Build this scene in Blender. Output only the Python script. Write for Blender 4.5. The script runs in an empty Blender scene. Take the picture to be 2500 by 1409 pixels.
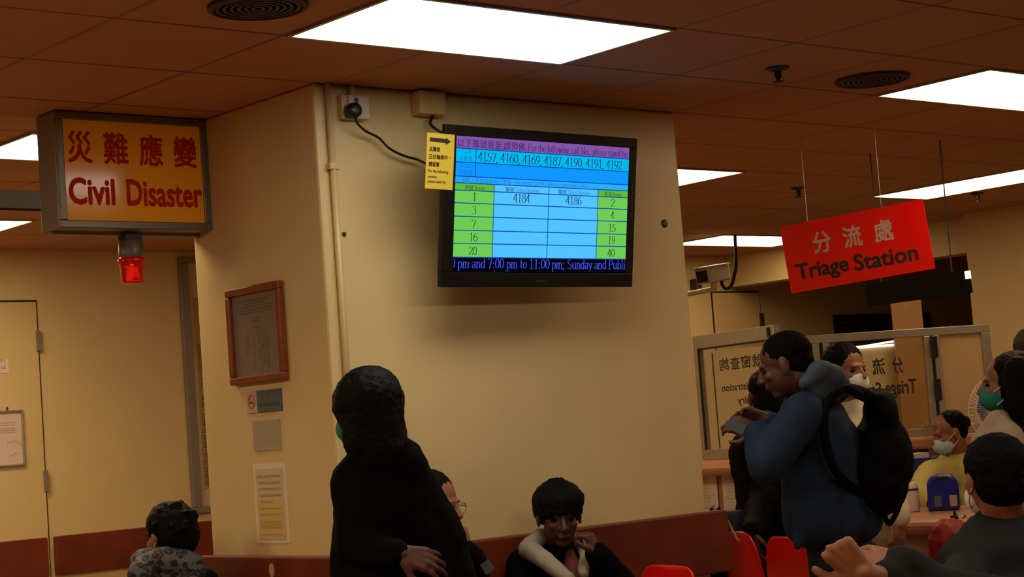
import bpy, bmesh, math, random
from mathutils import Vector as V, Matrix
random.seed(7)
PI = math.pi
SC = bpy.context.scene
COL = SC.collection

# ------------------------------------------------------------------ camera
FPX = 4470.2
HD, PT, RL = 0.71353623, 0.0778541, -0.0738037
ZC, ZT = 1.30, 2.616                       # eye height, ceiling height
FW = V((math.sin(HD) * math.cos(PT), math.cos(HD) * math.cos(PT), math.sin(PT)))
_r0 = V((math.cos(HD), -math.sin(HD), 0)); _u0 = _r0.cross(FW)
RR = math.cos(RL) * _r0 + math.sin(RL) * _u0
UU = -math.sin(RL) * _r0 + math.cos(RL) * _u0
EYE = V((0, 0, ZC))
cam = bpy.data.cameras.new('camera'); cam.sensor_width = 36; cam.lens = 36 * FPX / 2500
cam.clip_start = 0.05; cam.clip_end = 100
camo = bpy.data.objects.new('camera', cam); COL.objects.link(camo)
m3 = Matrix((RR, UU, -FW)).transposed().to_4x4(); m3.translation = EYE
camo.matrix_world = m3
SC.camera = camo
# ------------------------------------------------------------------ world and exposure
w = bpy.data.worlds.new('world'); SC.world = w; w.use_nodes = True
w.node_tree.nodes['Background'].inputs[0].default_value = (0, 0, 0, 1)
SC.view_settings.view_transform = 'Standard'; SC.view_settings.look = 'None'
SC.view_settings.exposure = 0.0; SC.view_settings.gamma = 1.0
LAMP = 9.0                                # radiance of the ceiling diffusers

# ------------------------------------------------------------------ pixel -> point helpers (photo frame 2500 x 1409)
def ray(u, v): return FW + RR * ((u - 1250) / FPX) - UU * ((v - 704.5) / FPX)
def at(u, v, d): return EYE + ray(u, v) * d
def at_x(u, v, x): r = ray(u, v); return EYE + r * (x / r.x)
def at_y(u, v, y): r = ray(u, v); return EYE + r * (y / r.y)
def at_z(u, v, z): r = ray(u, v); return EYE + r * ((z - ZC) / r.z)
RV = V((_r0.x, _r0.y, 0)).normalized(); FV = V((math.sin(HD), math.cos(HD), 0)); ZV = V((0, 0, 1))

# ------------------------------------------------------------------ materials
def s(r, g, b):
    f = lambda c: (c / 255 / 12.92) if c / 255 <= .04045 else ((c / 255 + .055) / 1.055) ** 2.4
    return (f(r), f(g), f(b))
def mat(name, col, rough=.6, metal=0, emit=0, emitcol=None, trans=0, alpha=1, noise=0, nscale=8, bump=0, bscale=60, spec=.5, coat=0):
    m = bpy.data.materials.new(name); m.use_nodes = True
    nt = m.node_tree; b = nt.nodes['Principled BSDF']
    b.inputs['Base Color'].default_value = (*col, 1); b.inputs['Roughness'].default_value = rough
    b.inputs['Metallic'].default_value = metal; b.inputs['Specular IOR Level'].default_value = spec
    if coat: b.inputs['Coat Weight'].default_value = coat; b.inputs['Coat Roughness'].default_value = .06
    if trans: b.inputs['Transmission Weight'].default_value = trans
    if alpha < 1: b.inputs['Alpha'].default_value = alpha
    if emit:
        b.inputs['Emission Color'].default_value = (*(emitcol or col), 1); b.inputs['Emission Strength'].default_value = emit
    if noise or bump:
        tc = nt.nodes.new('ShaderNodeTexCoord')
    if noise:
        n = nt.nodes.new('ShaderNodeTexNoise'); n.inputs['Scale'].default_value = nscale; n.inputs['Detail'].default_value = 4
        r = nt.nodes.new('ShaderNodeValToRGB')
        r.color_ramp.elements[0].position = .3; r.color_ramp.elements[1].position = .7
        r.color_ramp.elements[0].color = (*[c * (1 - noise) for c in col], 1); r.color_ramp.elements[1].color = (*[min(1, c * (1 + noise)) for c in col], 1)
        nt.links.new(tc.outputs['Object'], n.inputs['Vector']); nt.links.new(n.outputs['Fac'], r.inputs['Fac'])
        nt.links.new(r.outputs['Color'], b.inputs['Base Color'])
    if bump:
        n2 = nt.nodes.new('ShaderNodeTexNoise'); n2.inputs['Scale'].default_value = bscale; n2.inputs['Detail'].default_value = 3
        bp = nt.nodes.new('ShaderNodeBump'); bp.inputs['Strength'].default_value = bump; bp.inputs['Distance'].default_value = .01
        nt.links.new(tc.outputs['Object'], n2.inputs['Vector']); nt.links.new(n2.outputs['Fac'], bp.inputs['Height'])
        nt.links.new(bp.outputs['Normal'], b.inputs['Normal'])
    return m
def glow(name, col, strength=1):
    m = bpy.data.materials.new(name); m.use_nodes = True; nt = m.node_tree; nt.nodes.clear()
    e = nt.nodes.new('ShaderNodeEmission'); e.inputs[0].default_value = (*col, 1); e.inputs[1].default_value = strength
    o = nt.nodes.new('ShaderNodeOutputMaterial'); nt.links.new(e.outputs[0], o.inputs[0])
    return m
def glass(name, tint=(.9, .92, .88), refl=.1, rough=.02):
    m = bpy.data.materials.new(name); m.use_nodes = True; nt = m.node_tree; nt.nodes.clear()
    t = nt.nodes.new('ShaderNodeBsdfTransparent'); t.inputs[0].default_value = (*tint, 1)
    g = nt.nodes.new('ShaderNodeBsdfGlossy'); g.inputs['Roughness'].default_value = rough
    x = nt.nodes.new('ShaderNodeMixShader'); x.inputs[0].default_value = refl
    o = nt.nodes.new('ShaderNodeOutputMaterial')
    nt.links.new(t.outputs[0], x.inputs[1]); nt.links.new(g.outputs[0], x.inputs[2]); nt.links.new(x.outputs[0], o.inputs[0])
    return m

M = {}
WALLC = (.61, .47, .222)
M['wall'] = mat('cream_paint', WALLC, .38, noise=.05, nscale=2.2, bump=.06, bscale=9, spec=.4)
M['door'] = mat('cream_door_paint', (.60, .445, .20), .4, noise=.04, nscale=2)
M['wood'] = mat('red_brown_wood', (.135, .022, .008), .38, noise=.25, nscale=5, spec=.35)
M['frame_wood'] = mat('varnished_wood', (.20, .045, .012), .3, noise=.2, nscale=9)
M['floor'] = mat('floor_tile', (.26, .12, .065), .35, noise=.12, nscale=3)
M['alu'] = mat('brushed_aluminium', (.40, .36, .28), .38, .75, noise=.06, nscale=20)
M['sign_frame'] = mat('dull_sign_frame', (.17, .145, .105), .42, .5)
M['alu_paint'] = mat('grey_painted_aluminium', (.22, .19, .14), .42, .25)
M['dark_line'] = mat('dark_gap', (.02, .012, .008), .8)
M['black'] = mat('black_plastic', (.008, .007, .007), .35)
M['dull_black'] = mat('dull_black_panel', (.007, .0055, .004), .85, spec=.08)
M['bezel'] = mat('matte_black_bezel', (.0035, .0032, .003), .45, spec=.25)
M['black_matte'] = mat('black_rubber', (.006, .005, .005), .7)
M['dgrey'] = mat('dark_grey_panel', (.035, .028, .022), .55)
M['vent'] = mat('dark_grille', (.05, .026, .013), .7)
M['white_plastic'] = mat('white_plastic', (.55, .48, .38), .4)
M['cream_plastic'] = mat('cream_plastic', (.58, .42, .16), .45)
M['pipe'] = mat('cream_conduit', (.56, .42, .19), .4)
M['paper'] = mat('white_paper', (.66, .56, .44), .8)
M['paper_pink'] = mat('notice_paper', (.60, .47, .38), .75)
M['paper_grey'] = mat('faded_grey_paper', (.36, .29, .20), .8)
M['paper_yellow'] = mat('yellowed_paper', (.58, .40, .12), .8)
M['scroll'] = mat('beige_scroll_silk', (.50, .33, .13), .8)
M['yellow_card'] = mat('yellow_card', (.62, .46, .045), .5)
M['ink'] = mat('black_ink', (.02, .012, .01), .7)
M['ink_soft'] = mat('grey_ink', (.22, .15, .10), .8)
M['ink_red'] = mat('red_ink', (.5, .06, .02), .7)
M['sign_yellow'] = mat('yellow_acrylic', (.85, .34, .008), .12, spec=.35, emit=.022, emitcol=(.9, .35, .01))
M['sign_red_letter'] = mat('red_vinyl_letters', (.50, .022, .006), .7, spec=.1)
M['sign_red'] = mat('red_acrylic', (.80, .004, .002), .12, spec=.4)
M['letter_pale'] = mat('pale_vinyl_letters', (.55, .36, .28), .35)
M['tablet_grey'] = mat('engraved_grey_plate', (.20, .15, .11), .3)
M['nosmoke_blue'] = mat('blue_grey_sign', (.075, .10, .105), .4)
M['nosmoke_pale'] = mat('pale_pink_sign', (.50, .36, .27), .45)
M['beacon_red'] = mat('red_translucent_dome', (.45, .006, .004), .12, trans=.25, emit=.10, emitcol=(.5, .0, .0))
M['beacon_grey'] = mat('grey_beacon_base', (.12, .085, .055), .4)
M['led'] = glow('red_lamp', (1, .02, .01), 1.2)
M['diffuser'] = glow('lamp_diffuser', (1, .92, .78), LAMP)
M['diffuser_warm'] = glow('warm_lamp_diffuser', (1, .70, .40), LAMP)
M['diffuser_left'] = glow('orange_tinted_lamp_diffuser', (1, .78, .49), LAMP * 2.0)
M['diffuser_soft'] = glow('dimmer_lamp_diffuser', (1, .90, .72), LAMP * 1.25)
M['diffuser_main'] = glow('main_lamp_diffuser', (1, .92, .76), LAMP * .92)
M['lamp_small'] = glow('small_lamp', (1, .9, .8), 2.5)
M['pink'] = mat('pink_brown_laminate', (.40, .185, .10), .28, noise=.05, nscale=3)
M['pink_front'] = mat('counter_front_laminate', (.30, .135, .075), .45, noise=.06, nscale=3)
M['glass'] = glass('window_glass', (.93, .92, .86), .07)
M['clear'] = glass('clear_visor', (.95, .95, .93), .12)
M['picture_glass'] = glass('picture_glass', (.97, .96, .93), .06, .01)
M['board_cream'] = mat('cream_board', (.66, .54, .30), .6)
M['door_wood'] = mat('light_wood_door', (.40, .20, .06), .5, noise=.1, nscale=4)
M['panel_brown'] = mat('brown_cream_panel', (.47, .32, .145), .5)
M['chair_red'] = mat('red_chair_plastic', (.60, .005, .002), .25, spec=.5)
M['steel'] = mat('chair_steel', (.3, .28, .26), .35, .9)
M['blue_box'] = mat('blue_plastic', (.004, .014, .22), .3)
M['blue_tray'] = mat('blue_tray_plastic', (.006, .035, .20), .4)
M['blue_bag'] = mat('blue_bag_cloth', (.003, .014, .045), .7)
M['tan'] = mat('tan_strap', (.35, .24, .11), .7)
M['red_bag'] = mat('red_bag_plastic', (.24, .008, .004), .5, bump=.4, bscale=25)
M['fan_white'] = mat('fan_white_wire', (.75, .70, .60), .4)
M['fan_blue'] = mat('fan_blue_blade', (.03, .10, .32), .3)
M['bottle'] = mat('bottle_pale_plastic', (.62, .48, .44), .35)
# people
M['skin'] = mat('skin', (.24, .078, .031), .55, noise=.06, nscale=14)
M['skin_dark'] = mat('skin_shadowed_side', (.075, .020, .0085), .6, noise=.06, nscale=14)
M['hair'] = mat('black_hair', (.0018, .0014, .0012), .6, bump=.5, bscale=90, spec=.08)
M['hair_short'] = mat('short_black_hair', (.0026, .0018, .0014), .75, bump=.6, bscale=160, spec=.06)
M['hair_brown'] = mat('dark_brown_hair', (.010, .004, .003), .6, bump=.5, bscale=90, spec=.3)
M['coat_black'] = mat('black_coat', (.0018, .0016, .0016), .85, bump=.3, bscale=14, spec=.06)
M['coat_black2'] = mat('black_padded_coat', (.002, .0018, .0018), .75, bump=.5, bscale=10, spec=.10)
M['trouser'] = mat('dark_trousers', (.010, .010, .013), .8, spec=.2)
M['jeans'] = mat('blue_jeans', (.035, .055, .10), .8, noise=.15, nscale=20)
M['denim'] = mat('blue_denim_jacket', (.010, .020, .043), .8, noise=.12, nscale=14, bump=.3, bscale=12, spec=.2)
M['denim_light'] = mat('faded_denim_hood', (.035, .050, .072), .8, noise=.12, nscale=18, bump=.3, bscale=20)
M['pack'] = mat('black_backpack_nylon', (.0018, .0018, .002), .7, bump=.3, bscale=16, spec=.06)
M['hood_white'] = mat('off_white_hoodie', (.30, .25, .18), .85, bump=.3, bscale=16)
M['shirt_pink'] = mat('red_pink_shirt', (.11, .012, .010), .8)
M['shirt_white'] = mat('pale_shirt', (.50, .47, .40), .8, bump=.3, bscale=16)
M['shirt_cream'] = mat('cream_shirt', (.50, .41, .26), .8, bump=.3, bscale=16)
M['coat_beige'] = mat('beige_coat', (.36, .25, .16), .85, bump=.3, bscale=16)
M['gown'] = mat('yellow_gown', (.46, .38, .10), .75, bump=.35, bscale=14)
M['jacket_grey'] = mat('dark_grey_jacket', (.013, .014, .014), .85, bump=.35, bscale=10, spec=.1)
M['mask_white'] = mat('white_mask', (.62, .60, .53), .8, bump=.2, bscale=30)
M['mask_blue'] = mat('pale_blue_mask', (.40, .55, .58), .8, bump=.2, bscale=30)
M['mask_green'] = mat('green_mask', (.008, .16, .10), .8, bump=.2, bscale=30)
M['eye'] = mat('dark_eye', (.006, .005, .004), .6, spec=.05)
M['lip'] = mat('lip', (.05, .010, .007), .6)
M['shoe'] = mat('dark_shoe', (.012, .011, .010), .5)

def leopard():
    m = mat('leopard_print', (.10, .10, .10), .8); nt = m.node_tree; b = nt.nodes['Principled BSDF']
    tc = nt.nodes.new('ShaderNodeTexCoord'); n = nt.nodes.new('ShaderNodeTexNoise'); n.inputs['Scale'].default_value = 40
    vo = nt.nodes.new('ShaderNodeTexVoronoi'); vo.inputs['Scale'].default_value = 36
    mx = nt.nodes.new('ShaderNodeMixRGB'); mx.inputs[0].default_value = .03
    nt.links.new(tc.outputs['Object'], mx.inputs[1]); nt.links.new(n.outputs['Color'], mx.inputs[2]); nt.links.new(tc.outputs['Object'], n.inputs['Vector'])
    nt.links.new(mx.outputs[0], vo.inputs['Vector'])
    r = nt.nodes.new('ShaderNodeValToRGB'); e = r.color_ramp.elements
    e[0].position = 0; e[0].color = (.05, .05, .055, 1); e[1].position = .30; e[1].color = (.008, .008, .008, 1)
    for p, c in ((.26, .045), (.47, .004), (.54, .085), (1, .10)):
        q = e.new(p); q.color = (c, c, c * 1.05, 1)
    nt.links.new(vo.outputs['Distance'], r.inputs['Fac']); nt.links.new(r.outputs['Color'], b.inputs['Base Color'])
    return m
M['leopard'] = leopard()

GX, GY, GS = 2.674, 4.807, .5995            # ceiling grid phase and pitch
def ceiling_mat():  # white tiles; brown of the dim bounced light put into the base colour
    m = mat('shade_browned_ceiling_tiles', (.30, .125, .055), .85); nt = m.node_tree; b = nt.nodes['Principled BSDF']
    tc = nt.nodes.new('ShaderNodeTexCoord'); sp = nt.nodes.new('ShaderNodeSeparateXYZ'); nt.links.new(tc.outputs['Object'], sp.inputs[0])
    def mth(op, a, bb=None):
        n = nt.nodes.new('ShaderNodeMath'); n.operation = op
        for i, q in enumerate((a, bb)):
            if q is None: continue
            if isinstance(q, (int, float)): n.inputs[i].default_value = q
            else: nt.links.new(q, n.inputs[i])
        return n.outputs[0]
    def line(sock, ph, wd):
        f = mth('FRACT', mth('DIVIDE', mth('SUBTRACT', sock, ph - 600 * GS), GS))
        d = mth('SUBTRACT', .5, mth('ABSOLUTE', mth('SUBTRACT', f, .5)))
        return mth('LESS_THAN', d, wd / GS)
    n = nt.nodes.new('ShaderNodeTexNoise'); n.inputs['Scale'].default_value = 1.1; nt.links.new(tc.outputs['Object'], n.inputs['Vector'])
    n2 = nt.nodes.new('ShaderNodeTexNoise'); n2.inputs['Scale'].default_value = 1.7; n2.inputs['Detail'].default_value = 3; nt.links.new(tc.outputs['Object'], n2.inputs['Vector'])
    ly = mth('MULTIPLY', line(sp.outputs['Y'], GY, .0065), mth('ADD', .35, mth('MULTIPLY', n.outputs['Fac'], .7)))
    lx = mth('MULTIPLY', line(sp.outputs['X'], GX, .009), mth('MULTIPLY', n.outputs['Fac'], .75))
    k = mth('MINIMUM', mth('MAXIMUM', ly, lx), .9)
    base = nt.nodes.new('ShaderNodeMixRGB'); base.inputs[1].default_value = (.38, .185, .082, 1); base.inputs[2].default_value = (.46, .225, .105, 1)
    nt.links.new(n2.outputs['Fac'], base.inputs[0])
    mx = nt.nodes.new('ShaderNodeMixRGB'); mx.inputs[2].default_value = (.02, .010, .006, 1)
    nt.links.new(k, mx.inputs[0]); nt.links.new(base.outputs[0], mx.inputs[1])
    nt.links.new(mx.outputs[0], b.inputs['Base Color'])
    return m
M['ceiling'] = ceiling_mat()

# ------------------------------------------------------------------ mesh builder
class MB:
    def __init__(self): self.v = []; self.f = []; self.mi = []; self.mats = []
    def _m(self, mt):
        if mt is None: return 0
        if mt not in self.mats: self.mats.append(mt)
        return self.mats.index(mt)
    def add(self, vs, fs, mt=None):
        b = len(self.v); self.v += [V(x) for x in vs]; i = self._m(mt)
        for f in fs: self.f.append([b + k for k in f]); self.mi.append(i)
        return self
    def box(self, a, b, mt=None):
        (x0, y0, z0), (x1, y1, z1) = [min(p, q) for p, q in zip(a, b)], [max(p, q) for p, q in zip(a, b)]
        return self.add([(x0, y0, z0), (x1, y0, z0), (x1, y1, z0), (x0, y1, z0), (x0, y0, z1), (x1, y0, z1), (x1, y1, z1), (x0, y1, z1)],
                        [(0, 3, 2, 1), (4, 5, 6, 7), (0, 1, 5, 4), (1, 2, 6, 5), (2, 3, 7, 6), (3, 0, 4, 7)], mt)
    def slab(self, P, x0, y0, x1, y1, c0, c1, mt=None):       # box in a local frame P(a, b, c)
        q = [P(x0, y0, c0), P(x1, y0, c0), P(x1, y1, c0), P(x0, y1, c0), P(x0, y0, c1), P(x1, y0, c1), P(x1, y1, c1), P(x0, y1, c1)]
        return self.add(q, [(0, 3, 2, 1), (4, 5, 6, 7), (0, 1, 5, 4), (1, 2, 6, 5), (2, 3, 7, 6), (3, 0, 4, 7)], mt)
    def quad(self, P, x0, y0, x1, y1, c, mt=None):
        return self.add([P(x0, y0, c), P(x1, y0, c), P(x1, y1, c), P(x0, y1, c)], [(0, 1, 2, 3)], mt)
    def prism(self, pts, off, mt=None):                       # polygon pts extruded by vector off
        n = len(pts); o = V(off)
        vs = [V(p) for p in pts] + [V(p) + o for p in pts]
        fs = [tuple(range(n - 1, -1, -1)), tuple(range(n, 2 * n))] + [(i, (i + 1) % n, n + (i + 1) % n, n + i) for i in range(n)]
        return self.add(vs, fs, mt)
    def tube(self, pts, r, seg=8, mt=None, r2=None):
        pts = [V(p) for p in pts]; n = len(pts); vs = []; fs = []
        t = (pts[1] - pts[0]).normalized(); up = V((0, 0, 1)) if abs(t.z) < .9 else V((1, 0, 0))
        a = t.cross(up).normalized()
        for i, p in enumerate(pts):
            t = (pts[min(i + 1, n - 1)] - pts[max(i - 1, 0)]).normalized()
            a = (a - t * a.dot(t)).normalized(); b = t.cross(a)
            rr = r[i] if isinstance(r, (list, tuple)) else r
            vs += [p + (a * math.cos(2 * PI * k / seg) + b * math.sin(2 * PI * k / seg)) * rr for k in range(seg)]
        for i in range(n - 1):
            for k in range(seg):
                fs.append((i * seg + k, i * seg + (k + 1) % seg, (i + 1) * seg + (k + 1) % seg, (i + 1) * seg + k))
        fs += [tuple(range(seg - 1, -1, -1)), tuple(range((n - 1) * seg, n * seg))]
        return self.add(vs, fs, mt)
    def lathe(self, c, prof, axis=(0, 0, 1), seg=24, mt=None):    # prof: (radius, height)
        ax = V(axis).normalized(); a = ax.orthogonal().normalized(); b = ax.cross(a); c = V(c)
        vs = []; fs = []; n = len(prof)
        for r, h in prof:
            vs += [c + ax * h + (a * math.cos(2 * PI * k / seg) + b * math.sin(2 * PI * k / seg)) * max(r, 1e-4) for k in range(seg)]
        for i in range(n - 1):
            for k in range(seg):
                fs.append((i * seg + k, i * seg + (k + 1) % seg, (i + 1) * seg + (k + 1) % seg, (i + 1) * seg + k))
        fs += [tuple(range(seg - 1, -1, -1)), tuple(range((n - 1) * seg, n * seg))]
        return self.add(vs, fs, mt)
    def ell(self, c, r, fr=None, seg=20, mt=None):
        c = V(c); X, Y, Z = fr or (V((1, 0, 0)), V((0, 1, 0)), V((0, 0, 1))); vs = []; fs = []; n = seg // 2
        for i in range(1, n):
            ph = PI * i / n
            for k in range(seg):
                th = 2 * PI * k / seg
                vs.append(c + X * (r[0] * math.sin(ph) * math.cos(th)) + Y * (r[1] * math.sin(ph) * math.sin(th)) + Z * (r[2] * math.cos(ph)))
        tp = len(vs); vs += [c + Z * r[2], c - Z * r[2]]
        for i in range(n - 2):
            for k in range(seg):
                fs.append((i * seg + k, (i + 1) * seg + k, (i + 1) * seg + (k + 1) % seg, i * seg + (k + 1) % seg))
        for k in range(seg):
            fs.append((tp, k, (k + 1) % seg)); fs.append((tp + 1, (n - 2) * seg + (k + 1) % seg, (n - 2) * seg + k))
        return self.add(vs, fs, mt)
    def cap(self, p0, p1, r0, r1, seg=14, mt=None):             # tapered capsule
        p0 = V(p0); p1 = V(p1); d = p1 - p0; L = d.length or 1e-4; d = d / L
        prof = []
        for i in range(7): a = -PI / 2 + PI / 2 * i / 6; prof.append((r0 * math.cos(a), r0 * math.sin(a)))
        for i in range(7): a = PI / 2 * i / 6; prof.append((r1 * math.cos(a), L + r1 * math.sin(a)))
        return self.lathe(p0, prof, d, seg, mt)
    def chain(self, pts, rs, seg=14):
        for i in range(len(pts) - 1): self.cap(pts[i], pts[i + 1], rs[i], rs[i + 1], seg)
        return self

def wloc(o):
    p = V(o.location)
    while o.parent: o = o.parent; p += V(o.location)
    return p
def link_mesh(name, mb, mt, parent=None, base=None, smooth=False):
    o0 = wloc(parent) if parent else V(base if base is not None else (0, 0, 0))
    me = bpy.data.meshes.new(name); me.from_pydata([tuple(p - o0) for p in mb.v], [], mb.f)
    for q in (mb.mats or [mt]): me.materials.append(q)
    if mb.mats:
        for p, i in zip(me.polygons, mb.mi): p.material_index = i
    if smooth: me.polygons.foreach_set('use_smooth', [True] * len(me.polygons))
    bm = bmesh.new(); bm.from_mesh(me); bmesh.ops.recalc_face_normals(bm, faces=bm.faces); bm.to_mesh(me); bm.free()
    me.update()
    o = bpy.data.objects.new(name, me); COL.objects.link(o)
    if parent: o.parent = parent
    else: o.location = o0
    return o
def obj(name, mb, mt, parent=None, base=None, smooth=False, bevel=0, label=None):
    o = link_mesh(name, mb, mt, parent, base, smooth)
    if bevel:
        b = o.modifiers.new('bevel', 'BEVEL'); b.width = bevel; b.segments = 2; b.limit_method = 'ANGLE'
    if label: o['label'] = label
    return o
def baked(name, mb, mt, parent=None, base=None, voxel=.01, it=6, disp=0, dscale=.03):
    """closed shapes fused to one continuous smoothed surface"""
    o = link_mesh(name, mb, mt, parent, base)
    r = o.modifiers.new('r', 'REMESH'); r.mode = 'VOXEL'; r.voxel_size = voxel
    sm = o.modifiers.new('s', 'SMOOTH'); sm.factor = .5; sm.iterations = it
    if disp:
        tx = bpy.data.textures.new(name + '_clouds', 'CLOUDS'); tx.noise_scale = dscale
        d = o.modifiers.new('d', 'DISPLACE'); d.texture = tx; d.strength = disp; d.texture_coords = 'GLOBAL'
    dg = bpy.context.evaluated_depsgraph_get()
    me = bpy.data.meshes.new_from_object(o.evaluated_get(dg))
    o.modifiers.clear(); old = o.data; o.data = me; bpy.data.meshes.remove(old)
    if not me.materials: me.materials.append(mt)
    me.polygons.foreach_set('use_smooth', [True] * len(me.polygons))
    return o
def empty(name, loc):
    o = bpy.data.objects.new(name, None); COL.objects.link(o); o.location = loc; o.empty_display_size = .1
    return o
def tag(o, label, cat, group=None, kind=None):
    o['label'] = label; o['category'] = cat
    if group: o['group'] = group
    if kind: o['kind'] = kind
    return o
def struct(name, mb, mt, bevel=0, label=None):
    o = obj(name, mb, mt, bevel=bevel); o['kind'] = 'structure'
    if label: o['label'] = label
    return o
def frame(o, ux, uy):
    o = V(o); ux = V(ux).normalized(); uy = V(uy).normalized(); n = ux.cross(uy)
    return lambda a, b, c=0: o + ux * a + uy * b + n * c

# ------------------------------------------------------------------ lettering
_tc = {}
def glyph(body, off):
    if (body, off) in _tc: return _tc[(body, off)]
    c = bpy.data.curves.new('lettering', 'FONT'); c.body = body; c.size = 1; c.offset = off; c.resolution_u = 3
    o = bpy.data.objects.new('lettering', c); COL.objects.link(o)
    me = bpy.data.meshes.new_from_object(o.evaluated_get(bpy.context.evaluated_depsgraph_get()))
    r = ([tuple(q.co) for q in me.vertices], [tuple(p.vertices) for p in me.polygons])
    bpy.data.objects.remove(o); bpy.data.curves.remove(c); bpy.data.meshes.remove(me)
    _tc[(body, off)] = r
    return r
def text(mb, P, body, x, y, wd, ht, c=.0008, off=0, mirror=False, mt=None):
    """lettering fitted to a rectangle; off thickens the strokes by striking each letter several times"""
    vs, fs = glyph(body, 0)
    x0 = min(q[0] for q in vs); x1 = max(q[0] for q in vs); y0 = min(q[1] for q in vs); y1 = max(q[1] for q in vs)
    hits = [(0, 0)] if not off else [(off * math.cos(a * PI / 4), off * math.sin(a * PI / 4)) for a in range(8)]
    for kk, (dx, dy) in enumerate(hits):
        out = []
        for q in vs:
            a = (q[0] + dx - x0) / (x1 - x0)
            if mirror: a = 1 - a
            out.append(P(x + a * wd, y + (q[1] + dy - y0) / (y1 - y0) * ht, c + kk * .00006))
        mb.add(out, fs, mt)
    return mb
def arc(cx, cy, rx, ry, a0, a1, n=14):
    return [(cx + rx * math.cos(math.radians(a0 + (a1 - a0) * i / n)), cy + ry * math.sin(math.radians(a0 + (a1 - a0) * i / n))) for i in range(n + 1)]
def L(*q): return [(q[i], q[i + 1]) for i in range(0, len(q), 2)]
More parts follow.
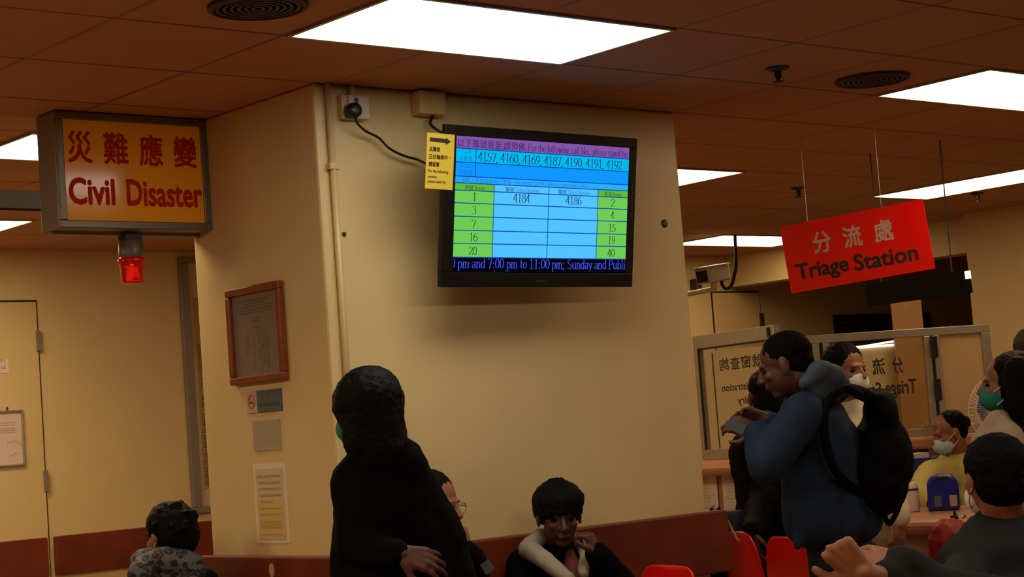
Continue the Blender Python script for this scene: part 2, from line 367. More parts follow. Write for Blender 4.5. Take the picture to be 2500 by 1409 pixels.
GL = {
 '0': (.5, [arc(.25, .5, .19, .48, 0, 360, 24)]), '1': (.5, [L(.1, .86, .26, .97), L(.26, 1, .26, 0), L(.12, 0, .4, 0)]),
 '2': (.5, [arc(.24, .72, .19, .26, 170, -35) + [(.05, .03)], L(.05, .03, .45, .03, .47, .16)]),
 '3': (.5, [arc(.22, .76, .18, .22, 150, -85), arc(.21, .28, .23, .27, 88, -150)]), '4': (.5, [L(.33, 0, .33, 1, .03, .3, .48, .3)]),
 '5': (.5, [L(.45, .97, .16, .97, .1, .58), arc(.2, .32, .24, .31, 115, -150)]), '6': (.5, [arc(.25, .31, .2, .3, 0, 360, 20), arc(.47, .31, .42, .67, 95, 180)]),
 '7': (.5, [L(.05, .84, .06, .97, .46, .97), L(.46, .97, .2, 0)]), '8': (.5, [arc(.25, .75, .16, .23, 0, 360, 18), arc(.25, .27, .2, .26, 0, 360, 18)]),
 '9': (.5, [arc(.25, .68, .19, .3, 0, 360, 20), arc(.03, .68, .41, .67, -85, 0)]),
 ',': (.25, [L(.1, .05, .12, .0, .05, -.16)]), '.': (.25, [L(.11, .0, .11, .09)]), ':': (.28, [L(.13, .0, .13, .09), L(.13, .5, .13, .59)]),
 ';': (.28, [L(.14, .06, .07, -.15), L(.13, .5, .13, .59)]), ' ': (.24, []),
 'F': (.56, [L(.15, 0, .15, 1), L(.02, 0, .28, 0), L(.03, 1, .52, 1, .52, .82), L(.15, .52, .4, .52)]),
 'T': (.6, [L(.3, 0, .3, 1), L(.17, 0, .43, 0), L(.03, .8, .04, 1, .56, 1, .57, .8)]),
 'N': (.72, [L(.13, 0, .13, 1), L(.13, 1, .58, .02), L(.58, .02, .58, 1), L(.02, 0, .24, 0), L(.47, 1, .69, 1), L(.02, 1, .13, 1)]),
 'R': (.66, [L(.15, 0, .15, 1), L(.02, 0, .28, 0), [(.03, 1), (.3, 1)] + arc(.3, .76, .2, .24, 90, -90) + [(.15, .52)], L(.28, .52, .52, 0, .64, 0)]),
 'C': (.66, [arc(.36, .5, .31, .5, 45, 315, 20)]), 'S': (.55, [arc(.27, .76, .19, .23, 40, 250), arc(.25, .26, .21, .26, 85, -150)]),
 'P': (.56, [L(.15, 0, .15, 1), L(.02, 0, .28, 0), [(.03, 1), (.3, 1)] + arc(.3, .74, .2, .26, 90, -90) + [(.15, .48)]]),
 'a': (.44, [arc(.2, .47, .14, .18, 150, 0) + [(.34, .1), (.42, .03)], arc(.2, .18, .15, .18, 30, 330)]),
 'b': (.48, [L(.1, 1, .1, 0), arc(.25, .33, .17, .32, 140, -150)]), 'c': (.42, [arc(.24, .33, .18, .33, 45, 315)]),
 'd': (.48, [L(.38, 1, .38, .02, .46, .02), L(.28, 1, .38, 1), arc(.23, .33, .17, .32, 40, 330)]),
 'e': (.43, [L(.06, .38, .38, .38), arc(.23, .33, .17, .33, 5, 310)]), 'f': (.33, [L(.14, 0, .14, .8), arc(.28, .8, .14, .2, 180, 50), L(.02, .62, .3, .62), L(.04, 0, .26, 0)]),
 'g': (.46, [arc(.2, .45, .14, .2, 0, 360), L(.28, .62, .44, .63), arc(.22, -.1, .18, .15, 0, 360), L(.12, .26, .1, .1, .3, .04)]),
 'h': (.5, [L(.1, 1, .1, 0), arc(.25, .42, .14, .22, 160, 0) + [(.39, 0)], L(.02, 0, .2, 0), L(.3, 0, .48, 0)]),
 'i': (.27, [L(.13, .62, .13, 0), L(.04, 0, .23, 0), L(.04, .62, .13, .62), L(.13, .84, .13, .93)]),
 'k': (.5, [L(.1, 1, .1, 0), L(.1, .25, .36, .62), L(.2, .4, .42, 0, .5, 0), L(.02, 0, .2, 0)]),
 'l': (.27, [L(.13, 1, .13, 0), L(.04, 0, .23, 0), L(.04, 1, .13, 1)]),
 'm': (.76, [L(.1, .64, .1, 0), arc(.23, .42, .13, .22, 160, 0) + [(.36, 0)], arc(.5, .42, .14, .22, 160, 0) + [(.64, 0)], L(.02, 0, .2, 0), L(.28, 0, .45, 0), L(.56, 0, .74, 0)]),
 'n': (.5, [L(.1, .64, .1, 0), arc(.25, .42, .14, .22, 160, 0) + [(.39, 0)], L(.02, 0, .2, 0), L(.3, 0, .48, 0), L(.02, .64, .1, .64)]),
 'o': (.48, [arc(.24, .33, .18, .32, 0, 360, 20)]), 'p': (.48, [L(.1, .65, .1, -.28), arc(.25, .33, .17, .32, 140, -150), L(.02, -.28, .2, -.28)]),
 'r': (.36, [L(.1, .64, .1, 0), arc(.24, .46, .13, .18, 160, 40), L(.02, 0, .22, 0), L(.02, .64, .1, .64)]),
 's': (.38, [arc(.19, .48, .12, .17, 30, 240), arc(.18, .16, .14, .17, 70, -140)]),
 't': (.3, [L(.13, .85, .13, .12, .2, .02, .28, .06), L(.03, .63, .27, .63)]), 'u': (.5, [[(.1, .64)] + arc(.24, .22, .14, .2, 180, 330), L(.39, .64, .39, 0, .47, 0), L(.02, .64, .1, .64), L(.31, .64, .39, .64)]),
 'v': (.46, [L(.06, .64, .23, 0, .41, .64), L(0, .64, .16, .64), L(.33, .64, .47, .64)]),
 'w': (.68, [L(.06, .64, .2, 0, .34, .6, .49, 0, .62, .64), L(0, .64, .15, .64), L(.55, .64, .68, .64)]),
 'y': (.46, [L(.06, .64, .25, .05), L(.41, .64, .2, -.2, .08, -.27), L(0, .64, .16, .64), L(.33, .64, .47, .64)]),
}
def serif(mb, P, body, x, y, wd, ht, c=.001, rx=.043, ry=.017, mt=None, clip=None):
    """condensed roman lettering swept with a broad pen; ht = cap height, wd = run length"""
    tot = sum(GL[ch][0] for ch in body); kx = wd / tot; px = 0.0
    def pt(q): return (x + q[0] * kx, y + q[1] * ht)
    for ch in body:
        adv, strokes = GL[ch]
        for st in strokes:
            pts = [(p[0] + px, p[1]) for p in st]
            for (a, b) in zip(pts, pts[1:]):
                dx, dy = b[0] - a[0], b[1] - a[1]; l = math.hypot(dx, dy)
                if l < 1e-6: continue
                nx, ny = -dy / l, dx / l; k = math.sqrt((rx * nx) ** 2 + (ry * ny) ** 2)
                ox, oy = rx * rx * nx / k, ry * ry * ny / k
                ex, ey = dx / l * ry * .9, dy / l * ry * .9
                qs = [(a[0] + ox - ex, a[1] + oy - ey), (b[0] + ox + ex, b[1] + oy + ey), (b[0] - ox + ex, b[1] - oy + ey), (a[0] - ox - ex, a[1] - oy - ey)]
                w4 = [pt(q) for q in qs]
                if clip and (min(q[0] for q in w4) < clip[0] or max(q[0] for q in w4) > clip[1]): continue
                mb.add([P(q[0], q[1], c) for q in w4], [(0, 1, 2, 3)], mt)
        px += adv
    return mb
def scribble(mb, P, x0, x1, y, h, c=.0008, mt=None, rnd=random):   # a line of illegibly small print
    x = x0
    while x < x1:
        wd = h * rnd.uniform(.5, .9)
        mb.quad(P, x, y, min(x + wd, x1), y + h * .16, c, mt); mb.quad(P, x, y + h * .45, min(x + wd * .9, x1), y + h * .6, c, mt)
        mb.quad(P, x + wd * .4, y - h * .05, x + wd * .55, y + h * .95, c, mt)
        x += wd + h * .28
# ================================================================== SETTING
XR = 11.05; YF = 10.33; PX, PX1, PY, PY1 = 3.80, 5.678, 5.41, 6.303
struct('floor', MB().box((-3.2, -3.2, -.12), (18.2, YF + .2, 0)), M['floor'])
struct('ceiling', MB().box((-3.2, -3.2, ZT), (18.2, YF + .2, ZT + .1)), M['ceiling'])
struct('wall_far', MB().box((-3.2, YF, 0), (18.2, YF + .15, ZT)), M['wall'])
struct('wall_left', MB().box((-3.2, -3.2, 0), (-3, YF, ZT)), M['wall'])
struct('wall_rear', MB().box((-3, -3.2, 0), (18.2, -3, ZT)), M['wall'])
yo = at_x(2360, 620, XR).y
XL = 11.30
struct('wall_right', MB().box((XR, -3, 0), (XL + .2, yo, ZT)), M['wall'])
zb = at_x(1860, 690, XL).z
struct('wall_lintel', MB().box((XL, yo, zb), (XL + .2, YF, ZT)), M['wall'])
struct('wall_corridor', MB().box((18, -3, 0), (18.2, YF, ZT)), M['wall'])
struct('wall_pillar', MB().box((PX, PY, 0), (PX1, PY1, ZT)), M['wall'], bevel=.012)
# timber bump rails
zt_, zb_ = .905, .645
struct('trim_1', MB().box((PX - .05, PY - .05, zb_), (PX1 + .078, PY, zt_)), M['wood'], bevel=.008, label='wooden bump rail along the pillar face under the screen')
struct('trim_2', MB().box((PX - .05, PY - .002, zb_), (PX, PY1 + .055, zt_)), M['wood'], bevel=.008, label='wooden bump rail on the narrow side of the pillar')
struct('trim_3', MB().box((5.123, YF - .035, .637), (18, YF, .873)), M['wood'], bevel=.006, label='wooden bump rail along the far wall')
struct('trim_4', MB().box((4.15, YF - .045, .637), (5.07, YF - .012, .873)), M['wood'], bevel=.006, label='wooden bump rail across the cream door')
dz = at_y(87, 738, YF).z
d1 = struct('door_1', MB().box((4.10, YF - .012, .01), (5.09, YF, dz)), M['door'], label='cream flush door in the far wall')
g = MB().box((4.08, YF - .004, 0), (4.10, YF, dz + .012)).box((5.09, YF - .006, 0), (5.099, YF, dz + .012)).box((4.1, YF - .014, dz), (5.092, YF, dz + .012))
obj('door_gap', g, M['dark_line'], d1)
for z in (2.0, 1.15):
    obj('door_hinge', MB().box((5.078, YF - .03, z), (5.104, YF - .01, z + .125)), M['alu_paint'], d1)
a = at_y(1737, 716, YF); b = at_y(1850, 713, YF)
d2 = struct('door_2', MB().box((a.x, YF - .012, .01), (b.x, YF, a.z)), M['door'], label='cream flush door seen under the lintel')
obj('door_gap', MB().box((a.x - .012, YF - .006, 0), (a.x, YF, a.z + .012)).box((a.x, YF - .014, a.z), (b.x, YF, a.z + .014)).box((b.x, YF - .006, 0), (b.x + .012, YF, a.z)), M['dark_line'], d2)
h = at_y(1853, 785, YF)
obj('door_hinge', MB().box((b.x - .02, YF - .03, h.z - .06), (b.x + .02, YF - .01, h.z + .07)), M['dgrey'], d2)

# ================================================================== CEILING FITTINGS
def panel_light(i0, j0, ni, nj, label, dm='diffuser_warm'):
    x0, x1 = GX + GS * i0 + .02, GX + GS * (i0 + ni) - .02; y0, y1 = GY + GS * j0 + .02, GY + GS * (j0 + nj) - .02
    t = empty('ceiling_light', ((x0 + x1) / 2, (y0 + y1) / 2, ZT)); tag(t, label, 'ceiling light', 'recessed ceiling light panels')
    e = .014
    f = MB().box((x0 - e, y0 - e, ZT - .008), (x1 + e, y0, ZT)).box((x0 - e, y1, ZT - .008), (x1 + e, y1 + e, ZT)).box((x0 - e, y0, ZT - .008), (x0, y1, ZT)).box((x1, y0, ZT - .008), (x1 + e, y1, ZT))
    obj('frame', f, M['alu'], t)
    obj('diffuser', MB().box((x0, y0, ZT - .005), (x1, y1, ZT - .001)), M[dm], t)
panel_light(1, -1, 2, 1, 'big bright ceiling light panel above the television', 'diffuser_main')
panel_light(6, -1, 2, 1, 'bright ceiling light panel cut by the right photo edge beside a round vent')
panel_light(11, 2, 1, 2, 'long ceiling light panel just above the red hanging sign')
panel_light(6, 3, 2, 1, 'ceiling light panel half hidden behind the right edge of the pillar, upper of two')
panel_light(12, 7, 2, 1, 'flat looking ceiling light panel above the security camera')
panel_light(1, 3, 2, 1, 'ceiling light panel behind the left end of the yellow sign box, larger of two', 'diffuser_left')
panel_light(1, 7, 2, 1, 'ceiling light panel beyond the dark overhead panel, lower of two left of the yellow sign', 'diffuser_left')
for i_, j_, d_, l_ in ((1, -5, 'diffuser_soft', 'above the viewer'), (6, -5, 'diffuser_soft', 'right of the viewer'), (11, -5, 'diffuser_warm', 'far right of the viewer'), (-4, -1, 'diffuser_left', 'left of the viewer'),
                       (-4, 3, 'diffuser_left', 'far left beside the cream door'), (-4, -5, 'diffuser_left', 'behind the viewer')):
    panel_light(i_, j_, 2, 1, 'added ceiling light panel outside the picture, ' + l_, d_)  # unseen panels continuing the grid, added to even out light on the walls

def round_vent(u, v, r, label):
    p = at_z(u, v, ZT); t = empty('round_vent', (p.x, p.y, ZT)); tag(t, label, 'ceiling vent', 'round ceiling vents')
    obj('rim', MB().lathe((p.x, p.y, ZT), [(r, 0), (r, -.012), (r * .9, -.016), (r * .88, -.004)], seg=40), M['vent'], t, smooth=False)
    g = MB()
    for k in range(6): g.lathe((p.x, p.y, ZT), [(r * (.84 - .14 * k), -.004), (r * (.84 - .14 * k), -.012), (r * (.78 - .14 * k), -.012), (r * (.78 - .14 * k), -.004)], seg=40)
    obj('grille', g, M['dgrey'], t)
round_vent(630, 12, .15, 'round dark ceiling vent at the top edge, left of the big light panel')
round_vent(2130, 191, .15, 'round dark ceiling vent beside the right light panel')
def sprinkler(u, v, k, label):
    p = at_z(u, v, ZT); t = empty('sprinkler', (p.x, p.y, ZT)); tag(t, label, 'sprinkler', 'ceiling sprinklers')
    obj('rose', MB().lathe(p, [(.045 * k, 0), (.045 * k, -.006), (.02 * k, -.014)]), M['dgrey'], t)
    obj('nozzle', MB().lathe(p, [(.013 * k, -.01), (.013 * k, -.04), (.007, -.045), (.007, -.055)], seg=12).lathe(p, [(.024 * k, -.055), (.024 * k, -.059)], seg=12), M['black'], t)
sprinkler(1898, 165, 1.0, 'dark sprinkler head nearest the big light panel')
sprinkler(1949, 458, 1.0, 'dark sprinkler head left of the long light above the red sign')
sprinkler(2386, 471, 1.0, 'dark sprinkler head right of the red hanging sign')

# ================================================================== CIVIL DISASTER SIGN BOX
sx0, sx1, sy0, sy1, sz0 = 3.152, 3.80, 6.165, 6.31, 2.172; sz1 = ZT - .004
t = empty('sign_box', (3.48, 6.24, sz0)); tag(t, 'yellow light box sign reading Civil Disaster in red, fixed to the pillar side', 'sign')
obj('housing', MB().box((sx0, sy0, sz0), (sx1, sy1, sz1)), M['alu_paint'], t, bevel=.004)
P = frame((sx0, sy0, sz0), (1, 0, 0), (0, 0, 1)); W_, H_ = sx1 - sx0, sz1 - sz0; e = .03
f = MB()
for q in ((0, 0, W_, e), (0, H_ - e, W_, H_), (0, e, e, H_ - e), (W_ - e, e, W_, H_ - e)): f.slab(P, *q, 0, .012)
obj('face_frame', f, M['sign_frame'], t, bevel=.004)
fc = obj('face', MB().slab(P, e, e, W_ - e, H_ - e, .001, .006), M['sign_yellow'], t)
for i, ch in enumerate('災難應變'): obj('character', text(MB(), P, ch, .048 + i * .150, .248, .098, .118, .0075, .022), M['sign_red_letter'], fc, label='red Chinese character')
obj('word', text(MB(), P, 'Civil', .045, .092, .185, .096, .0075, .03), M['sign_red_letter'], fc, label='red word Civil'); obj('word', text(MB(), P, 'Disaster', .285, .092, .325, .096, .0075, .03), M['sign_red_letter'], fc, label='red word Disaster')
obj('trunking', MB().box((sx0 + .01, sy1 - .06, sz0 - .012), (sx1, sy1, sz0)), M['alu_paint'], t)
# beacon
bp = at_y(318, 575, 6.24); bx, by = bp.x, 6.24
t = empty('warning_beacon', (bx, by, sz0)); tag(t, 'red warning beacon hanging under the yellow sign box', 'beacon')
obj('bracket', MB().box((bx - .035, by - .03, sz0 - .03), (bx + .035, by + .03, sz0 - .0125)), M['black'], t)
obj('base', MB().lathe((bx, by, sz0 - .03), [(.038, 0), (.047, -.01), (.05, -.07), (.048, -.075)], seg=32), M['beacon_grey'], t, smooth=True)
obj('dome', MB().lathe((bx, by, sz0 - .1), [(.052, 0), (.052, -.02), (.047, -.025), (.044, -.09), (.038, -.098), (.01, -.1)], seg=32), M['beacon_red'], t, smooth=True)
q = at_y(322, 647, by - .052)
obj('lamp', MB().ell(q, (.008, .005, .004)), M['led'], t)
# dark overhead panel at left
a = at_y(-60, 461, 7.3); b = at_y(150, 512, 7.3)
t = empty('overhead_panel', ((a.x + b.x) / 2, 7.33, b.z)); tag(t, 'dark grey overhead panel hanging left of the yellow sign box', 'panel')
obj('panel', MB().box((a.x - .4, 7.3, b.z), (b.x, 7.36, a.z)), M['dull_black'], t, bevel=.003)
for x in (a.x - .2, b.x - .05): obj('hanger', MB().tube([(x, 7.33, a.z), (x, 7.33, ZT)], .005), M['dgrey'], t)

# ================================================================== LEFT FAR WALL
def ybox(u0, v0, u1, v1, y): a = at_y(u0, v0, y); b = at_y(u1, v1, y); return min(a.x, b.x), max(a.x, b.x), min(a.z, b.z), max(a.z, b.z)
x0, x1, z0, z1 = ybox(-30, 878, 19, 911, YF)
n = MB().box((x0, YF - .016, z0), (x1, YF - .012, z1)); o = tag(obj('notice', n, M['paper'], base=((x0 + x1) / 2, YF - .014, z0)), 'small white paper notice on the cream door', 'notice')
P = frame((x0, YF - .016, z0), (1, 0, 0), (0, 0, 1)); k = MB()
for j in range(2): scribble(k, P, .03, x1 - x0 - .015, .07 - .045 * j, .022)
obj('print', k, M['ink_soft'], o)
x0, x1, z0, z1 = ybox(-52, 1006, 58, 1137, YF)
t = empty('framed_notice', ((x0 + x1) / 2, YF - .03, z0)); tag(t, 'framed white notice hanging on the cream door above the rail', 'notice')
P = frame((x0, YF - .012, z0), (1, 0, 0), (0, 0, 1)); W_, H_ = x1 - x0, z1 - z0; e = .012
f = MB()
for q in ((0, 0, W_, e), (0, H_ - e, W_, H_), (0, e, e, H_ - e), (W_ - e, e, W_, H_ - e)): f.slab(P, *q, 0, .02)
obj('frame', f, M['alu'], t, bevel=.003)
pp = obj('sheet', MB().slab(P, e, e, W_ - e, H_ - e, .002, .006), M['paper_pink'], t)
k = MB(); k2 = MB()
for j, yy in enumerate((.26, .245, .225, .212, .2)): scribble(k if j % 3 else k2, P, .04 + .01 * (j % 2), W_ - .05, yy, .008, .0068)
for yy, xx in ((.14, .16), (.135, .22), (.07, .2), (.06, .17), (.12, .24)): scribble(k, P, xx, xx + .03, yy, .012, .0068)
scribble(k2, P, .19, .22, .145, .012, .0068)
obj('print', k, M['ink_soft'], pp); obj('heading', k2, M['ink_red'], pp)
obj('hook', MB().box((x1 - .10, YF - .02, z1), (x1 - .09, YF - .012, z1 + .02)), M['dgrey'], t)
# glazed calligraphy case
zc0, zc1 = at_y(470, 1255, YF).z, at_y(430, 625, YF).z - .01
t = empty('calligraphy_frame', (6.5, YF - .03, zc0)); tag(t, 'tall glazed frame with handwritten calligraphy, half behind the pillar', 'picture')
P = frame((6.093, YF, zc0), (1, 0, 0), (0, 0, 1)); W_, H_ = .95, zc1 - zc0; e = .065
f = MB()
for q in ((0, 0, W_, .04), (0, H_ - .04, W_, H_), (0, .04, e, H_ - .04), (W_ - e, .04, W_, H_ - .04)): f.slab(P, *q, 0, .035)
obj('frame', f, M['alu_paint'], t, bevel=.005)
pp = obj('mount', MB().slab(P, e, .04, W_ - e, H_ - .04, .002, .006), M['paper'], t)
bs = at_y(466, 728, YF); x0 = bs.x - 6.093 + .012; y1 = bs.z - zc0; y0 = at_y(500, 1195, YF).z - zc0
sc = obj('scroll', MB().slab(P, x0, y0, x0 + .75, y1, .006, .009), M['scroll'], t)
k = MB(); chars = '荃灣警區防火官仁喜書仁錄學司樂學王任母堂敬贈'
ys = at_y(485, 838, YF).z - zc0
for i, ch in enumerate(chars):
    text(k, P, ch, x0 + .008, ys - (i + 1) * (ys - y0 - .02) / len(chars), .036, .04, .0095, .004)
obj('handwriting', k, M['ink'], sc)
obj('glazing', MB().slab(P, e, .04, W_ - e, H_ - .04, .022, .025), M['picture_glass'], t)

# ================================================================== PILLAR, NARROW SIDE
def xrect(u0, v0, u1, v1, x): a = at_x(u0, v0, x); b = at_x(u1, v1, x); return max(a.y, b.y), min(a.y, b.y), min(a.z, b.z), max(a.z, b.z)
def xframe(yL, z0, x=PX): return frame((x, yL, z0), (0, -1, 0), (0, 0, 1))   # local x runs to the photo's right, normal to the viewer
yL, yR, z0, z1 = 6.056, 5.68, 1.554, 1.924
t = empty('commemorative_plaque', (PX - .02, (yL + yR) / 2, z0)); tag(t, 'wood framed grey plaque of small print on the pillar side', 'plaque')
P = xframe(yL, z0); W_, H_ = yL - yR, z1 - z0; e = .03
f = MB()
for q in ((0, 0, W_, e), (0, H_ - e, W_, H_), (0, e, e, H_ - e), (W_ - e, e, W_, H_ - e)): f.slab(P, *q, 0, .028)
obj('frame', f, M['frame_wood'], t, bevel=.006)
pp = obj('plate', MB().slab(P, e, e, W_ - e, H_ - e, .002, .012), M['tablet_grey'], t)
k = MB()
for j, ab in enumerate([(.09, .28), (.11, .26), (.06, .31), (.07, .3), (.08, .3), None, (.15, .22), (.155, .215), None, (.165, .21)]):
    if ab: scribble(k, P, ab[0], ab[1], H_ - .058 - j * .0115, .007, .0125)
for cx, y0, nn in ((.26, .2, 15), (.245, .2, 16), (.228, .2, 14), (.212, .2, 16), (.195, .2, 12), (.165, .175, 13), (.125, .19, 9), (.11, .19, 8)):
    for i in range(nn):
        if random.random() < .9: scribble(k, P, cx, cx + .008, y0 - i * .0105, .0078, .0125)
obj('print', k, M['ink'], pp)
yL, yR, z0, z1 = 5.979, 5.74, 1.442, 1.525
t = empty('no_smoking_sign', (PX - .005, (yL + yR) / 2, z0)); tag(t, 'no smoking sign with red circle and blue grey half under the plaque', 'sign')
P = xframe(yL, z0); sp = .075
pl = obj('pictogram_panel', MB().slab(P, 0, 0, sp, .083, 0, .005), M['nosmoke_pale'], t)
k = MB(); cc = (.036, .043)
for i in range(28):
    a0, a1 = 2 * PI * i / 28, 2 * PI * (i + 1) / 28; q = lambda r, a: P(cc[0] + r * .9 * math.cos(a), cc[1] + r * math.sin(a), .0062)
    k.add([q(.027, a0), q(.027, a1), q(.022, a1), q(.022, a0)], [(0, 1, 2, 3)])
k.add([P(cc[0] - .017, cc[1] + .018, .0062), P(cc[0] - .014, cc[1] + .021, .0062), P(cc[0] + .018, cc[1] - .016, .0062), P(cc[0] + .015, cc[1] - .019, .0062)], [(0, 1, 2, 3)])
obj('red_ring', k, M['ink_red'], pl)
obj('cigarette', MB().quad(P, .02, .038, .05, .043, .006), M['ink'], pl)
tx = obj('text_panel', MB().slab(P, sp, 0, .239, .083, 0, .006), M['nosmoke_blue'], t)
k = MB()
for i in range(4): scribble(k, P, sp + .02 + i * .035, sp + .037 + i * .035, .052, .018, .0068)
obj('heading', k, M['ink_soft'], tx); k = MB(); scribble(k, P, sp + .02, .225, .022, .014, .0068); obj('print', k, M['ink'], tx)
yL, yR, z0, z1 = 5.949, 5.764, 1.297, 1.412
o = tag(obj('faded_notice', MB().slab(xframe(yL, z0), 0, 0, yL - yR, z1 - z0, 0, .004), M['paper_grey'], base=(PX, (yL + yR) / 2, z0)), 'blank faded grey sheet between the no smoking sign and the yellow notice', 'notice')
k = MB(); P = xframe(yL, z0)
for j in range(3): k.quad(P, .02, .03 + .03 * j, .165, .032 + .03 * j, .0045)
obj('faint_lines', k, mat('faint_print', (.30, .22, .15), .8), o)
yL, yR, z0, z1 = 5.968, 5.746, .95, 1.249
t = empty('paper_notice', (PX - .003, (yL + yR) / 2, z0)); tag(t, 'tall pale notice in a clear sleeve, yellowed lower half, lowest on the pillar side', 'notice')
P = xframe(yL, z0); W_, H_ = yL - yR, z1 - z0
obj('sleeve', MB().slab(P, 0, 0, W_, H_, 0, .002), M['paper'], t)
sh = obj('sheet', MB().slab(P, .018, .012, W_ - .02, H_ - .02, .002, .003), mat('pale_notice_sheet', (.58, .43, .24), .8), t)
k = MB()
for j in range(5): scribble(k, P, .03 + .004 * j, W_ - .035 - (.06 if j == 4 else 0), H_ - .052 - .024 * j, .011, .0042)
obj('print', k, M['ink_soft'], sh)
yl = obj('yellowed_half', MB().slab(P, .022, .016, W_ - .022, .15, .003, .0036), M['paper_yellow'], t)
k = MB()
for yy in (.128, .105, .08, .072, .064, .056, .03): scribble(k, P, .035, W_ - .04, yy, .005, .0042)
obj('small_print', k, M['ink_soft'], yl)
p = at_x(664, 1393, PX - .05)
tag(obj('oval_sticker', MB().prism([p + V((0, -.017 * math.cos(i * PI / 12), .026 * math.sin(i * PI / 12))) for i in range(24)], (-.002, 0, 0)), M['tan'], base=p), 'small oval tan sticker on the pillar rail', 'sticker')

# ================================================================== PILLAR FRONT: CONDUIT, SOCKET, JUNCTION BOX
px_ = at_y(793, 205, PY).x + .002
t = empty('conduit', (px_, PY - .012, .91)); tag(t, 'thin cream vertical conduit at the left edge of the pillar face', 'conduit')
obj('pipe', MB().tube([(px_, PY - .013, .91), (px_, PY - .013, ZT - .002)], .013, 12), M['pipe'], t, smooth=True)
zc_ = at_y(808, 408, PY).z
for z in (zc_, 1.25): obj('clip', MB().box((px_ - .022, PY - .028, z - .012), (px_ + .022, PY, z + .012)), M['pipe'], t, bevel=.003)
x0, x1, z0, z1 = ybox(833, 235, 889, 296, PY); cx = (x0 + x1) / 2
t = empty('wall_socket', (cx, PY - .02, z0)); tag(t, 'white wall socket high on the pillar left of the television', 'socket')
obj('back_box', MB().box((x0 - .02, PY - .03, z0 - .002), (x1 - .012, PY, z1)), M['pipe'], t, bevel=.004)
obj('faceplate', MB().box((x0 + .005, PY - .04, z0), (x1, PY - .03, z1)), M['white_plastic'], t, bevel=.004)
obj('feed_pipe', MB().tube([(cx - .01, PY - .015, z1), (cx - .01, PY - .015, ZT - .002)], .011, 10), M['pipe'], t, smooth=True)
obj('switch', MB().box((cx - .018, PY - .046, z1 - .03), (cx - .006, PY - .04, z1 - .012)), M['dgrey'], t)
pc = at_y(863, 270, PY - .06)
t = empty('power_plug', pc); tag(t, 'black plug in the wall socket with its lead drooping to the television', 'plug')
obj('plug_body', MB().lathe(pc, [(.014, -.022), (.026, -.018), (.029, 0), (.029, .018), (.02, .02)], axis=(0, 1, 0), seg=20), M['black'], t, smooth=True)
TVC = V((4.665, 5.174, 2.137))
lead = [pc + V((0, -.008, -.012))] + [at_y(u, v, y) for u, v, y in ((872, 300, 5.35), (893, 320, 5.36), (925, 337, 5.37), (950, 362, 5.37), (985, 380, 5.37), (1020, 390, 5.37), (1045, 402, 5.34), (1085, 415, 5.25))]
def smooth_path(p, n=5):
    out = []
    for i in range(len(p) - 1):
        a = p[max(i - 1, 0)]; b = p[i]; c = p[i + 1]; d = p[min(i + 2, len(p) - 1)]
        for k in range(n):
            t_ = k / n; out.append(.5 * ((2 * b) + (c - a) * t_ + (2 * a - 5 * b + 4 * c - d) * t_ * t_ + (3 * b - a - 3 * c + d) * t_ ** 3))
    return out + [p[-1]]
obj('lead', MB().tube(smooth_path(lead), .0048, 8), M['black'], t, smooth=True)
x0, x1, z0, z1 = ybox(1000, 226, 1068, 288, PY)
t = empty('junction_box', ((x0 + x1) / 2, PY - .03, z0)); tag(t, 'cream junction box under the ceiling above the television corner', 'junction box')
obj('box_body', MB().box((x0, PY - .06, z0), (x1, PY, z1)), M['cream_plastic'], t, bevel=.006)
obj('cable', MB().tube(smooth_path([V((x1 - .045, PY - .03, z0)), at_y(1050, 300, 5.37), at_y(1062, 314, 5.36), at_y(1085, 328, 5.25), at_y(1120, 345, 5.17)]), .006, 8), M['black'], t, smooth=True)
for u, v, nm, lb in ((840, 572, 'wall_plug', 'tiny wall plug hole on the pillar left of the television'), (1622, 546, 'wall_bolt', 'round bolt head on the pillar right of the television')):
    p = at_y(u, v, PY); r = .009 if u < 1000 else .018
    o = tag(obj(nm, MB().lathe(p, [(r, 0), (r, .003), (r * .6, .008), (.003, .009)], axis=(0, -1, 0), seg=16), M['dgrey'] if u > 1000 else M['vent'], base=p), lb, 'bolt')

# ================================================================== TELEVISION
yaw, tilt = .03, .157
ux = V((math.cos(yaw), math.sin(yaw), 0)); n0 = V((math.sin(yaw), -math.cos(yaw), 0)); nn = n0 * math.cos(tilt) - ZV * math.sin(tilt); uy = nn.cross(ux)
TW, TH = 1.0085, .595
tl = TVC - ux * TW / 2 - uy * TH / 2
P = frame(tl, ux, uy)
t = empty('television', TVC - uy * TH / 2); tag(t, 'black wall television showing a blue and green ticket number table', 'television')
obj('casing', MB().slab(P, .03, .03, TW - .03, TH - .03, -.06, -.008), M['black_matte'], t, bevel=.012)
x0, x1, y0, y1 = TW * .056, TW * .958, TH * .093, TH * .934
f = MB()
for q in ((0, 0, TW, y0), (0, y1, TW, TH), (0, y0, x0, y1), (x1, y0, TW, y1)): f.slab(P, *q, -.016, .004)
bz = obj('bezel', f, M['bezel'], t, bevel=.003)
k = MB(); text(k, P, 'amtron', TW * .5 - .033, .018, .066, .011, .0046, .005)
obj('logo', k, mat('dim_grey_print', (.05, .05, .05), .4), bz)
for i in range(5): obj('button', MB().slab(P, TW - .026, .40 - .03 * i, TW - .018, .414 - .03 * i, .004, .006), M['dgrey'], bz)
SW, SH = x1 - x0, y1 - y0
E = lambda nm, rgb, st=1.0: glow('screen_' + nm, s(*rgb), st)
SM = {k_: E(k_, c) for k_, c in dict(purple=(132, 84, 168), cyan=(0, 186, 238), blue=(14, 152, 255), note=(44, 172, 255), sky=(82, 196, 255), green=(112, 205, 84), green2=(96, 188, 52), dark=(2, 2, 10)).items()}
